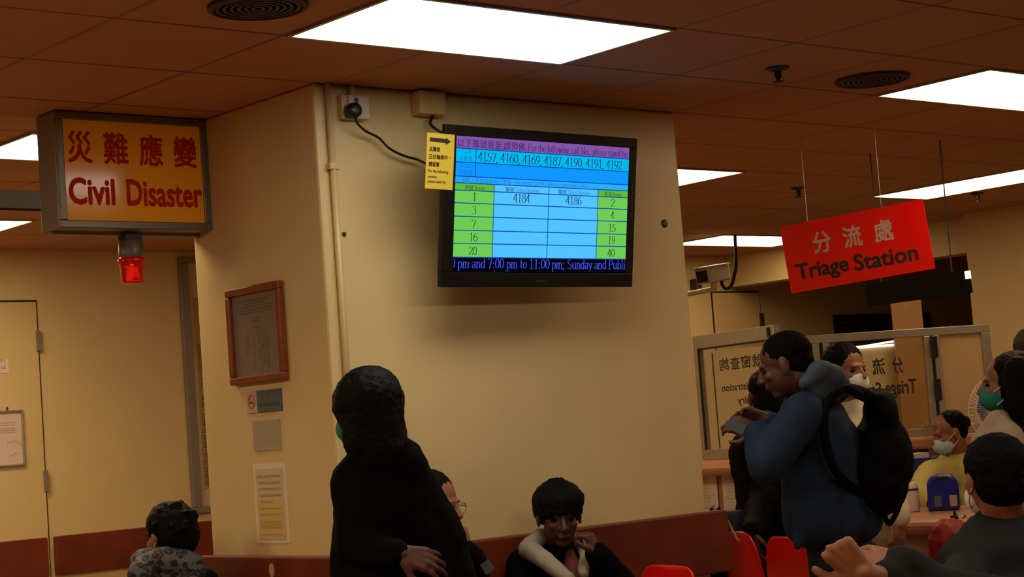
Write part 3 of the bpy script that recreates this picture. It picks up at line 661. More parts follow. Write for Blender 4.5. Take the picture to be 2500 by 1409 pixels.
rows = [0, .089, .19, .294, .343, .397, .49, .588, .69, .787, .889, 1.0]
cols = [0, .212, .522, .816, 1.0]; cat = .107
Q = lambda a_, b_, c_=0: P(x0 + a_ * SW, y1 - b_ * SH, c_)            # fractions, b downwards
sm = MB()
def cell(a0, b0, a1, b1, mt): sm.add([Q(a0, b1, .001), Q(a1, b1, .001), Q(a1, b0, .001), Q(a0, b0, .001)], [(0, 1, 2, 3)], mt)
cell(0, 0, 1, rows[1], SM['purple']); cell(0, rows[1], 1, rows[2], SM['cyan']); cell(0, rows[2], 1, rows[3], SM['blue']); cell(0, rows[3], 1, rows[4], SM['note'])
for c0, c1, h_, b_ in ((cols[0], cols[1], 'green2', 'green'), (cols[1], cols[3], 'sky', 'sky'), (cols[3], cols[4], 'green2', 'green')):
    cell(c0, rows[4], c1, rows[5], SM[h_]); cell(c0, rows[5], c1, rows[10], SM[b_])
cell(0, rows[10], 1, 1, SM['dark'])
scr = obj('screen', sm, SM['sky'], t)
gm = MB(); ln = glow('screen_line', s(14, 64, 170), 1.0)
for r_ in rows[1:11]: gm.add([Q(0, r_ + .0035, .0014), Q(1, r_ + .0035, .0014), Q(1, r_ - .0035, .0014), Q(0, r_ - .0035, .0014)], [(0, 1, 2, 3)])
for c_ in cols[1:4]: gm.add([Q(c_ - .002, rows[10], .0014), Q(c_ + .002, rows[10], .0014), Q(c_ + .002, rows[4], .0014), Q(c_ - .002, rows[4], .0014)], [(0, 1, 2, 3)])
gm.add([Q(cat - .002, rows[3], .0014), Q(cat + .002, rows[3], .0014), Q(cat + .002, rows[1], .0014), Q(cat - .002, rows[1], .0014)], [(0, 1, 2, 3)])
obj('table_lines', gm, ln, scr)
P2 = lambda a_, b_, c_=0: P(x0 + a_, y1 - SH + b_, c_)
def yb(b_): return (1 - b_) * SH
dk = glow('screen_ink', s(30, 40, 90), 1.0); dg = glow('screen_ink_green', s(16, 60, 44), 1.0); df = glow('screen_ink_faint', s(20, 120, 215), 1.0); dp = glow('screen_ink_purple', s(52, 36, 96), 1.0)
tm = MB()
text(tm, P2, '以下籌號將至,請預備.', .006, yb(.083), SW * .378, .032, .002, .0, mt=dp)
serif(tm, P2, 'For the following call No., please stand by.', SW * .392, yb(.076), SW * .602, .027, .002, rx=.046, mt=dp)
serif(tm, P2, '4157, 4160, 4169, 4187, 4190, 4191, 4192', SW * .118, yb(.176), SW * .84, .034, .002, mt=dk)
serif(tm, P2, 'Cat4', SW * .028, yb(.127), SW * .052, .016, .002, mt=df); text(tm, P2, '次緊急', SW * .018, yb(.182), SW * .07, .02, .002, 0, mt=df)
serif(tm, P2, 'Cat5', SW * .028, yb(.23), SW * .052, .016, .002, mt=df); text(tm, P2, '非緊急', SW * .014, yb(.286), SW * .078, .02, .002, 0, mt=df)
text(tm, P2, '已逾期之籌號請聯絡分流站.', SW * .008, yb(.338), SW * .30, .018, .002, 0, mt=df)
serif(tm, P2, 'For overdue call No., please contact triage station', SW * .325, yb(.332), SW * .43, .014, .002, mt=df)
for c0, c1, grn in ((cols[0], cols[1], 1), (cols[3], cols[4], 1), (cols[1], cols[2], 0), (cols[2], cols[3], 0)):
    mid = (c0 + c1) / 2 * SW
    if grn:
        text(tm, P2, '房號', mid - .05, yb(.393), .042, .019, .002, 0, mt=dg); serif(tm, P2, 'Room', mid - .002, yb(.389), .052, .015, .002, mt=dg)
    else:
        text(tm, P2, '籌號', mid - .085, yb(.393), .045, .019, .002, 0, mt=dk); serif(tm, P2, 'Ticket Number', mid - .035, yb(.389), .125, .015, .002, mt=df)
for i, (a_, b_) in enumerate((('1', '2'), ('3', '4'), ('7', '15'), ('16', '19'), ('20', '40'))):
    for tx_, m_ in ((a_, .106), (b_, .908)):
        wd = .021 * len(tx_); serif(tm, P2, tx_, m_ * SW - wd / 2, yb(rows[6 + i] - .018), wd, .031, .002, mt=dg)
serif(tm, P2, '4184', .367 * SW - .043, yb(rows[6] - .02), .086, .033, .002, mt=dk); serif(tm, P2, '4186', .669 * SW - .043, yb(rows[6] - .02), .086, .033, .002, mt=dk)
tick = glow('screen_ticker', s(70, 88, 250), 1.0)
serif(tm, P2, '0 pm and 7:00 pm to 11:00 pm; Sunday and Publi', -.011, yb(.968), SW + .011, .036, .002, mt=tick, clip=(.001, SW - .001))
obj('screen_text', tm, dk, scr)
br = MB().box((TVC.x - .06, PY - .012, 1.98), (TVC.x + .06, PY - .001, 2.24)); br.box((TVC.x - .02, TVC.y + .065, 2.06), (TVC.x + .02, PY - .012, 2.11))
for dx in (-.2, .2): br.slab(P, TW / 2 + dx - .015, .12, TW / 2 + dx + .015, .46, -.072, -.06)
br.slab(P, TW / 2 - .22, .26, TW / 2 + .22, .31, -.082, -.072)
obj('wall_bracket', br, M['black_matte'], t)
# yellow card on its left edge
def on_tv(u, v, c):
    r = ray(u, v); o_ = P(0, 0, c); return EYE + r * ((o_ - EYE).dot(nn) / r.dot(nn))
Pt = [on_tv(u, v, .0075) for u, v in ((1043, 323), (1110, 329), (1104, 463), (1038, 460))]
uxc = (Pt[1] - Pt[0]).normalized(); uyc = (Pt[0] - Pt[3]); uyc = (uyc - uxc * uyc.dot(uxc)).normalized()
P = frame(Pt[3], uxc, uyc); W_, H_ = (Pt[1] - Pt[0]).length, (Pt[0] - Pt[3]).length
o = tag(obj('direction_card', MB().slab(P, 0, 0, W_, H_, -.003, 0), M['yellow_card'], base=Pt[3]), 'yellow card with black arrow taped to the left edge of the television', 'card')
k = MB(); k.add([P(W_ * a_, H_ * b_, .0006) for a_, b_ in ((.09, .845), (.09, .915), (.68, .910), (.68, .935), (.86, .868), (.68, .80), (.68, .835))], [(0, 1, 2, 3, 4, 5, 6)])
text(k, P, '此籌號', W_ * .09, H_ * .67, W_ * .38, H_ * .085, .0006, .02); text(k, P, '正在輪候中', W_ * .09, H_ * .535, W_ * .67, H_ * .085, .0006, .02); text(k, P, '請留意', W_ * .09, H_ * .40, W_ * .38, H_ * .085, .0006, .02)
k.quad(P, W_ * .83, H_ * .575, W_ * .855, H_ * .59, .0006); k.quad(P, W_ * .53, H_ * .44, W_ * .555, H_ * .455, .0006)
text(k, P, 'For the following', W_ * .08, H_ * .275, W_ * .73, H_ * .07, .0006, .01); text(k, P, 'number.', W_ * .08, H_ * .195, W_ * .34, H_ * .045, .0006, .01); text(k, P, 'please stand by', W_ * .08, H_ * .095, W_ * .65, H_ * .065, .0006, .01)
obj('print', k, M['ink'], o)

# ================================================================== RED HANGING SIGN AND DARK DISPLAY
A_, B_, C_, D_ = at(1913, 553, 8.9), at(2262, 484, 8.5), at(2280, 657, 8.5), at(1932, 717, 8.9)
uxs = (B_ - A_).normalized(); uys = (A_ - D_); uys = (uys - uxs * uys.dot(uxs)).normalized()
P = frame(D_, uxs, uys); W_, H_ = (B_ - A_).length, (A_ - D_).length
t = empty('triage_sign', (A_ + C_) / 2 - ZV * H_ / 2); tag(t, 'red hanging sign reading Triage Station', 'sign')
bd = obj('board', MB().slab(P, 0, 0, W_, H_, -.008, 0), M['sign_red'], t)
for i, ch in enumerate('分流處'): obj('character', text(MB(), P, ch, W_ * (.215 + .215 * i), H_ * .515, W_ * .125, H_ * .30, .0008, .025), M['letter_pale'], bd, label='pale pink Chinese character')
obj('word', text(MB(), P, 'Triage', W_ * .065, H_ * .12, W_ * .365, H_ * .285, .0008, .03), M['ink'], bd, label='black word Triage'); obj('word', text(MB(), P, 'Station', W_ * .475, H_ * .165, W_ * .43, H_ * .225, .0008, .03), M['ink'], bd, label='black word Station')
for a_ in (.2, .72):
    q = P(W_ * a_, H_, -.004); obj('wire', MB().tube([q, (q.x, q.y, ZT)], .0015, 6), M['steel'], t)
A_, B_, C_, D_ = at(2113, 694, 9.6), at(2359, 659, 9.2), at(2361, 717, 9.2), at(2118, 749, 9.6)
uxs = (B_ - A_).normalized(); uys = (A_ - D_); uys = (uys - uxs * uys.dot(uxs)).normalized()
P = frame(D_, uxs, uys); W_, H_ = (B_ - A_).length, (A_ - D_).length
t = empty('display_board', (A_ + C_) / 2 - ZV * H_ / 2); tag(t, 'long black display board hanging below the red sign', 'display board')
obj('case', MB().slab(P, 0, 0, W_, H_, -.05, 0), M['dull_black'], t, bevel=.004)
obj('end_lamp', MB().slab(P, W_ - .004, H_ * .62, W_ + .012, H_ * .95, -.03, .002), M['lamp_small'], t)
for a_ in (.15, .85):
    q = P(W_ * a_, H_, -.025); obj('hanger', MB().tube([q, (q.x, q.y, ZT)], .004, 6), M['dgrey'], t)
# dark louvre over the far doorway
x0, x1, z0, z1 = ybox(2040, 775, 2262, 806, YF)
t = empty('louvre', ((x0 + x1) / 2, YF - .02, z0 - .1)); tag(t, 'dark horizontal louvre on the far wall above the glass partition', 'louvre')
obj('surround', MB().box((x0 - .04, YF - .03, z0 - .15), (x1 + .04, YF, z1 + .02)), M['black_matte'], t)
k = MB()
for j in range(5): k.box((x0, YF - .05, z0 - .12 + .05 * j), (x1, YF - .03, z0 - .10 + .05 * j))
obj('slats', k, M['dgrey'], t)
# ================================================================== SECURITY CAMERA
cp = at(1740, 670, 13.4); ay = V((.35, .94, 0)).normalized()
lens_dir = (at(1690, 685, 13.2) - at(1740, 668, 13.4)); lens_dir = (-FV * .72 - RV * .68 - ZV * .12).normalized()
t = empty('security_camera', cp); tag(t, 'cream box security camera under the far ceiling', 'security camera')
sd = lens_dir.cross(ZV).normalized(); up_ = sd.cross(lens_dir)
P = lambda a_, b_, c_=0: cp + sd * a_ + up_ * b_ + lens_dir * c_
obj('housing', MB().slab(P, -.062, -.058, .062, .058, -.13, .13), M['white_plastic'], t, bevel=.01)
obj('sunshield', MB().slab(P, -.07, .058, .07, .066, -.14, .16), M['white_plastic'], t)
obj('window', MB().slab(P, -.048, -.044, .048, .04, .13, .134), M['black'], t)
br_ = P(0, -.058, .0)
obj('bracket', MB().tube([br_, br_ - ZV * .05], .025, 10).tube([br_ - ZV * .05, (br_.x + .2, YF, br_.z - .06)], .02, 8), M['white_plastic'], t)
c0 = at_z(1798, 624, ZT)
pts = [P(0, -.04, -.13)] + [at(u, v, 13.4) for u, v in ((1762, 690), (1768, 702), (1777, 704), (1787, 694), (1793, 670), (1797, 645))] + [V((at(1799, 632, 13.4).x, at(1799, 632, 13.4).y, ZT))]
obj('cable', MB().tube(smooth_path(pts), .013, 10), M['black_matte'], t, smooth=True)
a = at_y(1683, 683, YF); b = at_y(1698, 714, YF)
tag(obj('speaker_box', MB().box((a.x, YF - .08, b.z), (b.x, YF, a.z)), M['dgrey'], base=((a.x + b.x) / 2, YF - .04, b.z), bevel=.006), 'small dark box on the far wall beside the pillar edge', 'box')

# ================================================================== TRIAGE COUNTER, PARTITIONS
t = empty('high_counter', (7.45, 6.9, 0)); tag(t, 'high pink brown laminate counter below the registration glass, with printed sheets on its front', 'counter')
zl, zh = .752, 1.07
def rounded_top(x0_, x1_, y0_, y1_, z_, th):
    pts = []
    for i in range(9): a_ = PI / 2 + PI * i / 8; pts.append((x0_ + th / 2 + th / 2 * math.cos(a_), z_ - th / 2 + th / 2 * math.sin(a_)))
    pts += [(x1_, z_ - th), (x1_, z_)]
    return MB().prism([(p[0], y0_, p[1]) for p in pts], (0, y1_ - y0_, 0))
obj('counter_top', rounded_top(7.08, 7.75, 6.02, 7.7, zh, .08), M['pink'], t, smooth=False)
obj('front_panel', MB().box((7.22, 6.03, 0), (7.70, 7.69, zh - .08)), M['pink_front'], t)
t = empty('low_counter', (7.85, 5.75, 0)); tag(t, 'low pink brown laminate counter carrying the bottle and the blue box', 'counter')
lx = at_z(2250, 1262, zl).x - .02; ly = at_z(2352, 1262, zl).y
obj('counter_top', rounded_top(lx, 7.9, ly, 6.005, zl, .085), M['pink'], t)
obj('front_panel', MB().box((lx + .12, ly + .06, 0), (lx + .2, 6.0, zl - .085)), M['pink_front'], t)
# papers on the counter front
def sheet(u0, v0, u1, v1, label, seed):
    xx = 7.215; a_ = at_x(u0, v0, xx); b_ = at_x(u1, v1, xx)
    P_ = frame((xx, a_.y, b_.z), (0, -1, 0), (0, 0, 1)); W__, H__ = a_.y - b_.y, a_.z - b_.z
    o_ = tag(obj('form_sheet', MB().slab(P_, 0, 0, W__, H__, 0, .003), M['paper_pink'], base=(xx, (a_.y + b_.y) / 2, b_.z)), label, 'notice', 'sheets on the counter front')
    k_ = MB(); rnd = random.Random(seed)
    for j in range(13):
        yy = H__ * (.88 - .065 * j); scribble(k_, P_, W__ * (.12 + .02 * (j % 3)), W__ * rnd.choice((.45, .6, .82)), yy, .009 if j % 3 else .014, .0036, None, rnd)
    obj('print', k_, M['ink_soft'], o_)
    obj('tape', MB().prism([P_(W__ * .42, H__ * 1.0, .0034), P_(W__ * .52, H__ * .94, .0034), P_(W__ * .62, H__ * 1.0, .0034)], (-.0004, 0, 0)), M['paper'], o_)
sheet(1706, 1158, 1759, 1278, 'white printed sheet on the counter front, next to the pillar edge', 1)
sheet(1762, 1156, 1832, 1282, 'white printed sheet on the counter front, right of its neighbour', 2)
def glazed(name, A_, B_, C0, panes, depth=.04, label=''):   # A_ top-left, B_ top-right, C0 bottom-left
    t_ = empty(name, C0); ux_ = (B_ - A_); ux_.z = 0; W__ = ux_.length; ux_.normalize(); H__ = A_.z - C0.z
    P_ = frame((A_.x, A_.y, C0.z), ux_, ZV); return t_, P_, W__, H__
A_, B_, C0 = at(1697, 822, 10.0), at(1896, 797, 9.33), at(1720, 1120, 10.0)
t, P, W_, H_ = glazed('glazed_partition', A_, B_, C0, 1); H_ = A_.z - zh; P = frame((A_.x, A_.y, zh + .001), (B_ - A_).normalized() * 1, ZV)
P = frame((A_.x, A_.y, zh + .001), V((B_.x - A_.x, B_.y - A_.y, 0)), ZV)
tag(t, 'aluminium framed glass partition with mirrored registration lettering beside the pillar', 'partition'); e = .055
f = MB()
for q in ((0, 0, W_, e), (0, H_ - e * 1.3, W_, H_), (0, e, e * .7, H_ - e), (W_ - e, e, W_, H_ - e)): f.slab(P, *q, -.02, .02)
obj('frame', f, M['alu'], t, bevel=.003)
gm = MB(); gm.slab(P, e * .7, e, e * .7 + .012, H_ - e * 1.3, .012, .021); gm.slab(P, e * .7, H_ - e * 1.3 - .008, W_ - e, H_ - e * 1.3, .012, .021)
obj('gasket', gm, M['black_matte'], t)
gp = obj('pane', MB().slab(P, e * .7, e, W_ - e, H_ - e, -.003, .003), M['glass'], t)
k = MB(); g_ = lambda v_: (v_)
for i, ch in enumerate('詢查窗號①處'): text(k, P, ch, W_ * (.29 + .135 * i), H_ * .70, W_ * .115, H_ * .095, .004, .015, True)
text(k, P, 'Registration', W_ * .30, H_ * .515, W_ * .45, H_ * .075, .004, .02, True); text(k, P, 'to', W_ * .79, H_ * .53, W_ * .06, H_ * .055, .004, .02, True); text(k, P, 'enquiry', W_ * .48, H_ * .405, W_ * .30, H_ * .075, .004, .02, True)
obj('mirrored_lettering', k, M['ink'], gp)
obj('latch', MB().slab(P, W_ - .05, H_ - .06, W_ - .035, H_ - .01, .02, .03), M['black'], t)
# the board seen behind this pane
A2, B2 = at(1690, 830, 11.6), at(1930, 830, 11.6)
P = frame((A2.x, A2.y, 0), V((B2.x - A2.x, B2.y - A2.y, 0)), ZV); W2 = (B2 - A2).length
t = empty('screen_wall', ((A2.x + B2.x) / 2, (A2.y + B2.y) / 2, 0)); tag(t, 'plain cream partition panel standing behind the registration glass', 'partition')
obj('panel', MB().slab(P, -.1, 0, W2, 1.72, -.02, .02), M['board_cream'], t)
obj('seam', MB().slab(P, W2 * .18, .8, W2 * .18 + .008, 1.7, .02, .022), M['dark_line'], t)
# far partition of the booth
A_, B_ = at(1900, 817, 11.15), at(2412, 795, 11.45); zt2 = 1.75; zb2 = 1.085
ux_ = V((B_.x - A_.x, B_.y - A_.y, 0)); W_ = ux_.length; P = frame((A_.x, A_.y, zb2), ux_, ZV); H_ = zt2 - zb2
t = empty('booth_partition', (A_.x + ux_.x / 2, A_.y + ux_.y / 2, 0)); tag(t, 'aluminium framed glass partition with mirrored Triage Station lettering at the back of the booth', 'partition')
def wfr(u): # position along partition for a photo column
    r_ = ray(u, 900); n_ = P(0, 0, 1) - P(0, 0, 0); q = EYE + r_ * ((P(0, 0, 0) - EYE).dot(n_) / r_.dot(n_)); return (q - P(0, 0, 0)).dot(ux_.normalized())
w1, w2 = wfr(2006), wfr(2278); e = .05
f = MB()
f.slab(P, 0, H_ - e, W_, H_, -.02, .02).slab(P, 0, 0, W_, e, -.02, .02)
for wx in (0, w1 - e, w1 + .012, w2 - e, w2 + .012, W_ - e * 1.2): f.slab(P, wx, e, wx + e * (.8 if wx < W_ - .1 else 1.2), H_ - e, -.02, .02)
obj('frame', f, M['alu'], t, bevel=.003)
obj('gap', MB().slab(P, w1, 0, w1 + .01, H_, -.015, .015).slab(P, w2 - .006, 0, w2 + .006, H_, -.015, .015), M['black_matte'], t)
gp = obj('pane', MB().slab(P, w1 + .05, e, w2 - e, H_ - e, -.003, .003), M['glass'], t)
obj('pane', MB().slab(P, e * .8, e, w1 - e, H_ - e, -.003, .003), M['glass'], t)
obj('solid_panel', MB().slab(P, w2 + .05, e, W_ - e, H_ - e, -.006, .006), M['panel_brown'], t, label='solid cream brown panel')
k = MB(); a_ = wfr(2200); text(k, P, '分', wfr(2179), H_ * .60, wfr(2204) - wfr(2179), H_ * .15, .004, .02, True); text(k, P, '流', wfr(2130), H_ * .60, wfr(2160) - wfr(2130), H_ * .15, .004, .02, True); text(k, P, '處', wfr(2085), H_ * .60, wfr(2112) - wfr(2085), H_ * .15, .004, .02, True)
text(k, P, 'Triage', wfr(2157), H_ * .37, wfr(2232) - wfr(2157), H_ * .165, .004, .025, True); text(k, P, 'Station', wfr(2055), H_ * .40, wfr(2146) - wfr(2055), H_ * .125, .004, .025, True)
obj('mirrored_lettering', k, M['ink'], gp)
for vz in (.50, .10):
    obj('hinge', MB().slab(P, w2 - .012, H_ * (vz + .22), w2 + .024, H_ * (vz + .42), .02, .045), M['black'], t, bevel=.004)
obj('sill', MB().slab(P, -.1, -.075, W_, 0, -.05, .14), M['pink'], t, bevel=.02)
obj('lower_wall', MB().slab(P, -.1, -zb2, W_, -.075, -.03, .03), mat('booth_dark_wall', (.10, .06, .035), .6), t)
# things beyond the glass: lit cream panel with a light bar, timber door
def beyond(u0, u1, d, z0_, z1_, mt, nm, lb, ct, th=.03):
    a1, b1 = at(u0, 900, d), at(u1, 900, d); P_ = frame((a1.x, a1.y, 0), V((b1.x - a1.x, b1.y - a1.y, 0)), ZV); w_ = (b1 - a1).length
    return tag(obj(nm, MB().slab(P_, 0, z0_, w_, z1_, -th / 2, th / 2), mt, base=((a1.x + b1.x) / 2, (a1.y + b1.y) / 2, z0_)), lb, ct), P_, w_
beyond(2190, 2262, 12.7, 0, 2.05, M['door_wood'], 'timber_door_leaf', 'light wood door leaf standing ajar behind the booth glass', 'door', .04)
o, P_, w_ = beyond(1995, 2192, 12.9, 0, 1.72, M['board_cream'], 'white_board', 'pale cream board behind the booth glass, under a light bar', 'board', .03)
zz = at(2120, 842, 12.85).z
tag(obj('light_bar', MB().add([P_(.14, zz - .005, .03), P_(w_ - .02, zz + .004, .03), P_(w_ - .02, zz + .02, .03), P_(.14, zz - .018, .03)], [(0, 1, 2, 3)]).slab(P_, .14, zz - .02, w_ - .02, zz - .005, .016, .028), M['lamp_small'], base=P_(w_ / 2, zz, .02)), 'slim lit light bar on the cream board behind the booth glass', 'lamp')
# desk with tray, things inside the booth
dA = at(2190, 1130, 10.75); 
t = empty('booth_desk', (8.75, 6.55, 0)); tag(t, 'low desk inside the booth under the back partition', 'desk')
P_ = frame((dA.x, dA.y, 0), ux_, ZV); dzt = .86
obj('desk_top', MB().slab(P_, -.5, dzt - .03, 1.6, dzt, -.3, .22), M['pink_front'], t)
for lx_ in (-.45, 1.52):
    for ly_ in (-.26, .16): obj('leg', MB().slab(P_, lx_, 0, lx_ + .05, dzt - .03, ly_, ly_ + .05), M['alu_paint'], t)
t = empty('file_tray', P_(.05, dzt, .02)); tag(t, 'blue plastic tray with white papers on the booth desk behind the gowned person', 'tray')
tz = at(2250, 1116, 10.75).z
b_ = MB().slab(P_, -.12, dzt, .42, dzt + .012, -.1, .16).slab(P_, -.12, dzt, .42, tz, .15, .165).slab(P_, -.12, dzt, .42, tz, -.105, -.09).slab(P_, -.12, dzt, -.107, tz, -.1, .16).slab(P_, .407, dzt, .42, tz, -.1, .16)
obj('tray', b_, M['blue_tray'], t, bevel=.004)
obj('papers', MB().slab(P_, -.09, dzt + .012, .16, tz + .025, -.05, .10), M['paper'], t)
# fan
_r = ray(2440, 1000); _n = V((-ux_.y, ux_.x, 0)); fc_ = EYE + _r * ((P_(0, 0, -.10) - EYE).dot(_n) / _r.dot(_n)); fn = (-FV * .75 - RV * .66).normalized()
t = empty('desk_fan', (fc_.x, fc_.y, dzt)); tag(t, 'white wire desk fan with blue blades behind the green masked person', 'fan')
fx = fn.cross(ZV).normalized(); fz = fx.cross(fn) if fx.cross(fn).z > 0 else fn.cross(fx)
R_ = .205
def fp(r_, a_, c_): return fc_ + (fx * math.cos(a_) + fz * math.sin(a_)) * r_ + fn * c_
gd = MB()
for i in range(48):
    a_ = 2 * PI * i / 48
    gd.tube([fp(.03, a_, .06), fp(R_ * .6, a_, .055), fp(R_ * .9, a_, .03), fp(R_, a_, 0), fp(R_ * .9, a_, -.03), fp(R_ * .5, a_, -.05)], .0014, 5)
for r_, c_ in ((R_, 0), (R_ * .62, .055), (.03, .06)): gd.tube([fp(r_, 2 * PI * i / 40, c_) for i in range(41)], .003, 6)
obj('guard', gd, M['fan_white'], t)
bl = MB()
for i in range(3):
    a_ = 2 * PI * i / 3
    bl.add([fp(.03, a_ - .3, -.012), fp(.14, a_ - .55, -.02), fp(.148, a_, 0), fp(.14, a_ + .5, .02), fp(.03, a_ + .4, .012)], [(0, 1, 2, 3, 4)])
o = obj('blades', bl, M['fan_blue'], t); so = o.modifiers.new('s', 'SOLIDIFY'); so.thickness = .003
obj('hub', MB().lathe(fc_ - fn * .1, [(.03, 0), (.045, .02), (.045, .08), (.028, .14), (.005, .15)], axis=fn), M['fan_white'], t, smooth=True)
bs_ = fc_ - fn * .06
obj('stand', MB().tube([bs_, (bs_.x, bs_.y, dzt + .02)], .014, 10), M['fan_white'], t)
obj('base', MB().lathe((bs_.x, bs_.y, dzt), [(.1, 0), (.1, .012), (.04, .025), (.015, .03)]), M['fan_white'], t, smooth=True)
# things on the low counter
def on_low(u, v): return at_z(u, v, zl + .001)
q = on_low(2229, 1249)
t = empty('pump_bottle', q); tag(t, 'pale plastic bottle with blue label band on the low counter', 'bottle')
obj('body', MB().lathe(q, [(.033, 0), (.036, .004), (.036, .125), (.03, .142), (.014, .150)], seg=28), M['bottle'], t, smooth=True)
obj('cap', MB().lathe(q, [(.012, .15), (.012, .172), (.006, .176)], seg=16), M['white_plastic'], t, smooth=True)
obj('label_band', MB().lathe(q, [(.0364, .104), (.0364, .116)], seg=28), mat('label_navy', (.03, .04, .14), .5), t)
q = on_low(2306, 1247); c_ = q + V((.05, 0, 0))
t = empty('blue_carrier_box', q); tag(t, 'glossy blue plastic box with moulded handle on the low counter', 'box')
bxm = MB(); pr = [(-.078, 0), (.078, 0), (.08, .12), (.072, .155), (.04, .176), (-.02, .178), (-.06, .165), (-.076, .13)]
dirx = (RV * .9 - FV * .2); dirx.z = 0; dirx.normalize(); diry = V((-dirx.y, dirx.x, 0))
bxm.prism([q + dirx * a_ + ZV * b_ for a_, b_ in pr], diry * .2)
obj('shell', bxm, M['blue_box'], t, bevel=.014)
Pb = frame(q, dirx, ZV)
obj('handle_recess', MB().prism([Pb(a_, b_, .0015) for a_, b_ in ((-.035, .158), (-.02, .168), (.03, .168), (.036, .16), (.0, .152))], -diry * .002), M['black'], t)
for a_ in (-.045, .03): obj('sticker', MB().prism([Pb(a_, .02, .001), Pb(a_ + .035, .02, .001), Pb(a_ + .035, .075, .001), Pb(a_, .075, .001)], -diry * .001), M['nosmoke_blue'] if a_ < 0 else M['paper_grey'], t)
q = on_low(2272, 1240)
tag(obj('desk_phone', MB().ell(q + ZV * .022, (.02, .02, .02)).box(q + V((-.02, -.03, 0)), q + V((.02, .012, .04))), M['black'], base=q, bevel=.008), 'black desk device between bottle and blue box', 'phone')
# red plastic bag on the counter front, black lanyard
q = at(2318, 1318, 8.35)
rb = MB()
rb.ell(q, (.10, .06, .10), (RV, FV, ZV)); rb.cap(q + ZV * .02 - RV * .04, q - ZV * .10 - RV * .05, .05, .06); rb.cap(q + RV * .05, q - ZV * .1 + RV * .04, .05, .06); rb.cap(q, q + ZV * .09 + RV * .02, .03, .012)
tag(baked('red_bag', rb, M['red_bag'], base=q - ZV * .16, voxel=.012, it=4, disp=.02, dscale=.04), 'crumpled red plastic bag hanging at the end of the low counter', 'bag')
q = at_x(2333, 1284, lx - .012)
t = empty('lanyard_device', q - ZV * .06); tag(t, 'black device on a thin cord hanging over the edge of the low counter', 'device')
obj('device_body', MB().slab(frame(q, (0, -1, 0), ZV), -.02, -.055, .02, .05, -.004, .012), M['black_matte'], t, bevel=.006)
obj('cord', MB().tube(smooth_path([q + V((-.004, 0, .05)), q + V((-.006, -.006, .07)), V((lx - .004, q.y - .015, zl - .03)), V((lx + .03, q.y - .03, zl + .004))]), .004, 6), M['black_matte'], t, smooth=True)
c_ = q + V((-.013, 0, .03))
obj('button', MB().lathe(c_, [(.008, 0), (.008, .003)], axis=(-1, 0, 0), seg=16), M['tan'], t)
# ================================================================== CHAIRS
def make_chair(label, x, y, rz, z0_=0):
    t_ = empty('plastic_chair', (0, 0, 0)); tag(t_, label, 'chair', 'red plastic waiting chairs')
    prof = [(.17, .435), (.10, .43), (-.12, .425), (-.18, .445), (-.205, .52), (-.225, .66), (-.238, .78), (-.240, .803)]
    hw = [.20, .21, .21, .21, .21, .20, .17, .115]
    mb = MB(); nn_ = 8; vs = []; fs = []
    for (yy, zz), h_ in zip(prof, hw):
        for i in range(nn_ + 1):
            a_ = -1 + 2 * i / nn_; vs.append((a_ * h_, yy + .02 * a_ * a_ * (1 if zz > .5 else 0), zz + (.012 * a_ * a_ if zz < .5 else 0)))
    for j in range(len(prof) - 1):
        for i in range(nn_): fs.append((j * (nn_ + 1) + i, j * (nn_ + 1) + i + 1, (j + 1) * (nn_ + 1) + i + 1, (j + 1) * (nn_ + 1) + i))
    ns = 5
    def part(j0, j1):
        vv = vs[j0 * (nn_ + 1):(j1 + 1) * (nn_ + 1)]; ff = [tuple(k - j0 * (nn_ + 1) for k in f_) for f_ in fs if min(f_) >= j0 * (nn_ + 1) and max(f_) < (j1 + 1) * (nn_ + 1)]
        return MB().add(vv, ff)
    for nm, j0, j1 in (('seat', 0, 3), ('backrest', 3, 7)):
        o_ = obj(nm, part(j0, j1), M['chair_red'], t_, smooth=True)
        so_ = o_.modifiers.new('solid', 'SOLIDIFY'); so_.thickness = .012; so_.offset = 0
        sb = o_.modifiers.new('sub', 'SUBSURF'); sb.levels = 2; sb.render_levels = 2
    for sx_ in (-1, 1):
        for sy_ in (-1, 1): obj('leg', MB().tube([(sx_ * .16, sy_ * .13, .42), (sx_ * .2, sy_ * .19, 0)], .011, 8), M['steel'], t_)
    obj('cross_bar', MB().tube([(-.17, 0, .41), (.17, 0, .41)], .011, 8), M['steel'], t_)
    t_.location = (x, y, z0_); t_.rotation_euler = (0, 0, rz)
    return t_
def copy_chair(src, label, x, y, rz):
    r_ = src.copy(); COL.objects.link(r_); r_.location = (x, y, 0); r_.rotation_euler = (0, 0, rz); r_['label'] = label
    for ch in list(src.children):
        c_ = ch.copy(); COL.objects.link(c_); c_.parent = r_
    return r_
def back_at(u, v, d, rz):                    # chair position whose back-top centre lands at a photo point
    p = at(u, v, d); o_ = V((.240 * -math.sin(rz) * -1, -.240 * math.cos(rz), 0)); o_ = V((math.sin(rz) * .24, -math.cos(rz) * .24, 0))
    return p.x - o_.x, p.y - o_.y
RZ = math.radians(78)
x, y = back_at(1643, 1383, 6.3, RZ)
CH = make_chair('nearest red plastic chair, at the bottom edge in front of the pillar rail', x, y, RZ)
for u, v, d, rz_, lb in ((1772, 1333, 7.92, math.radians(-100), 'red plastic chair next to the end of the pillar rail'), (1925, 1336, 7.3, math.radians(-100), 'red plastic chair in front of the standing person in denim')):
    x, y = back_at(u, v, d, rz_); copy_chair(CH, lb, x, y, rz_)

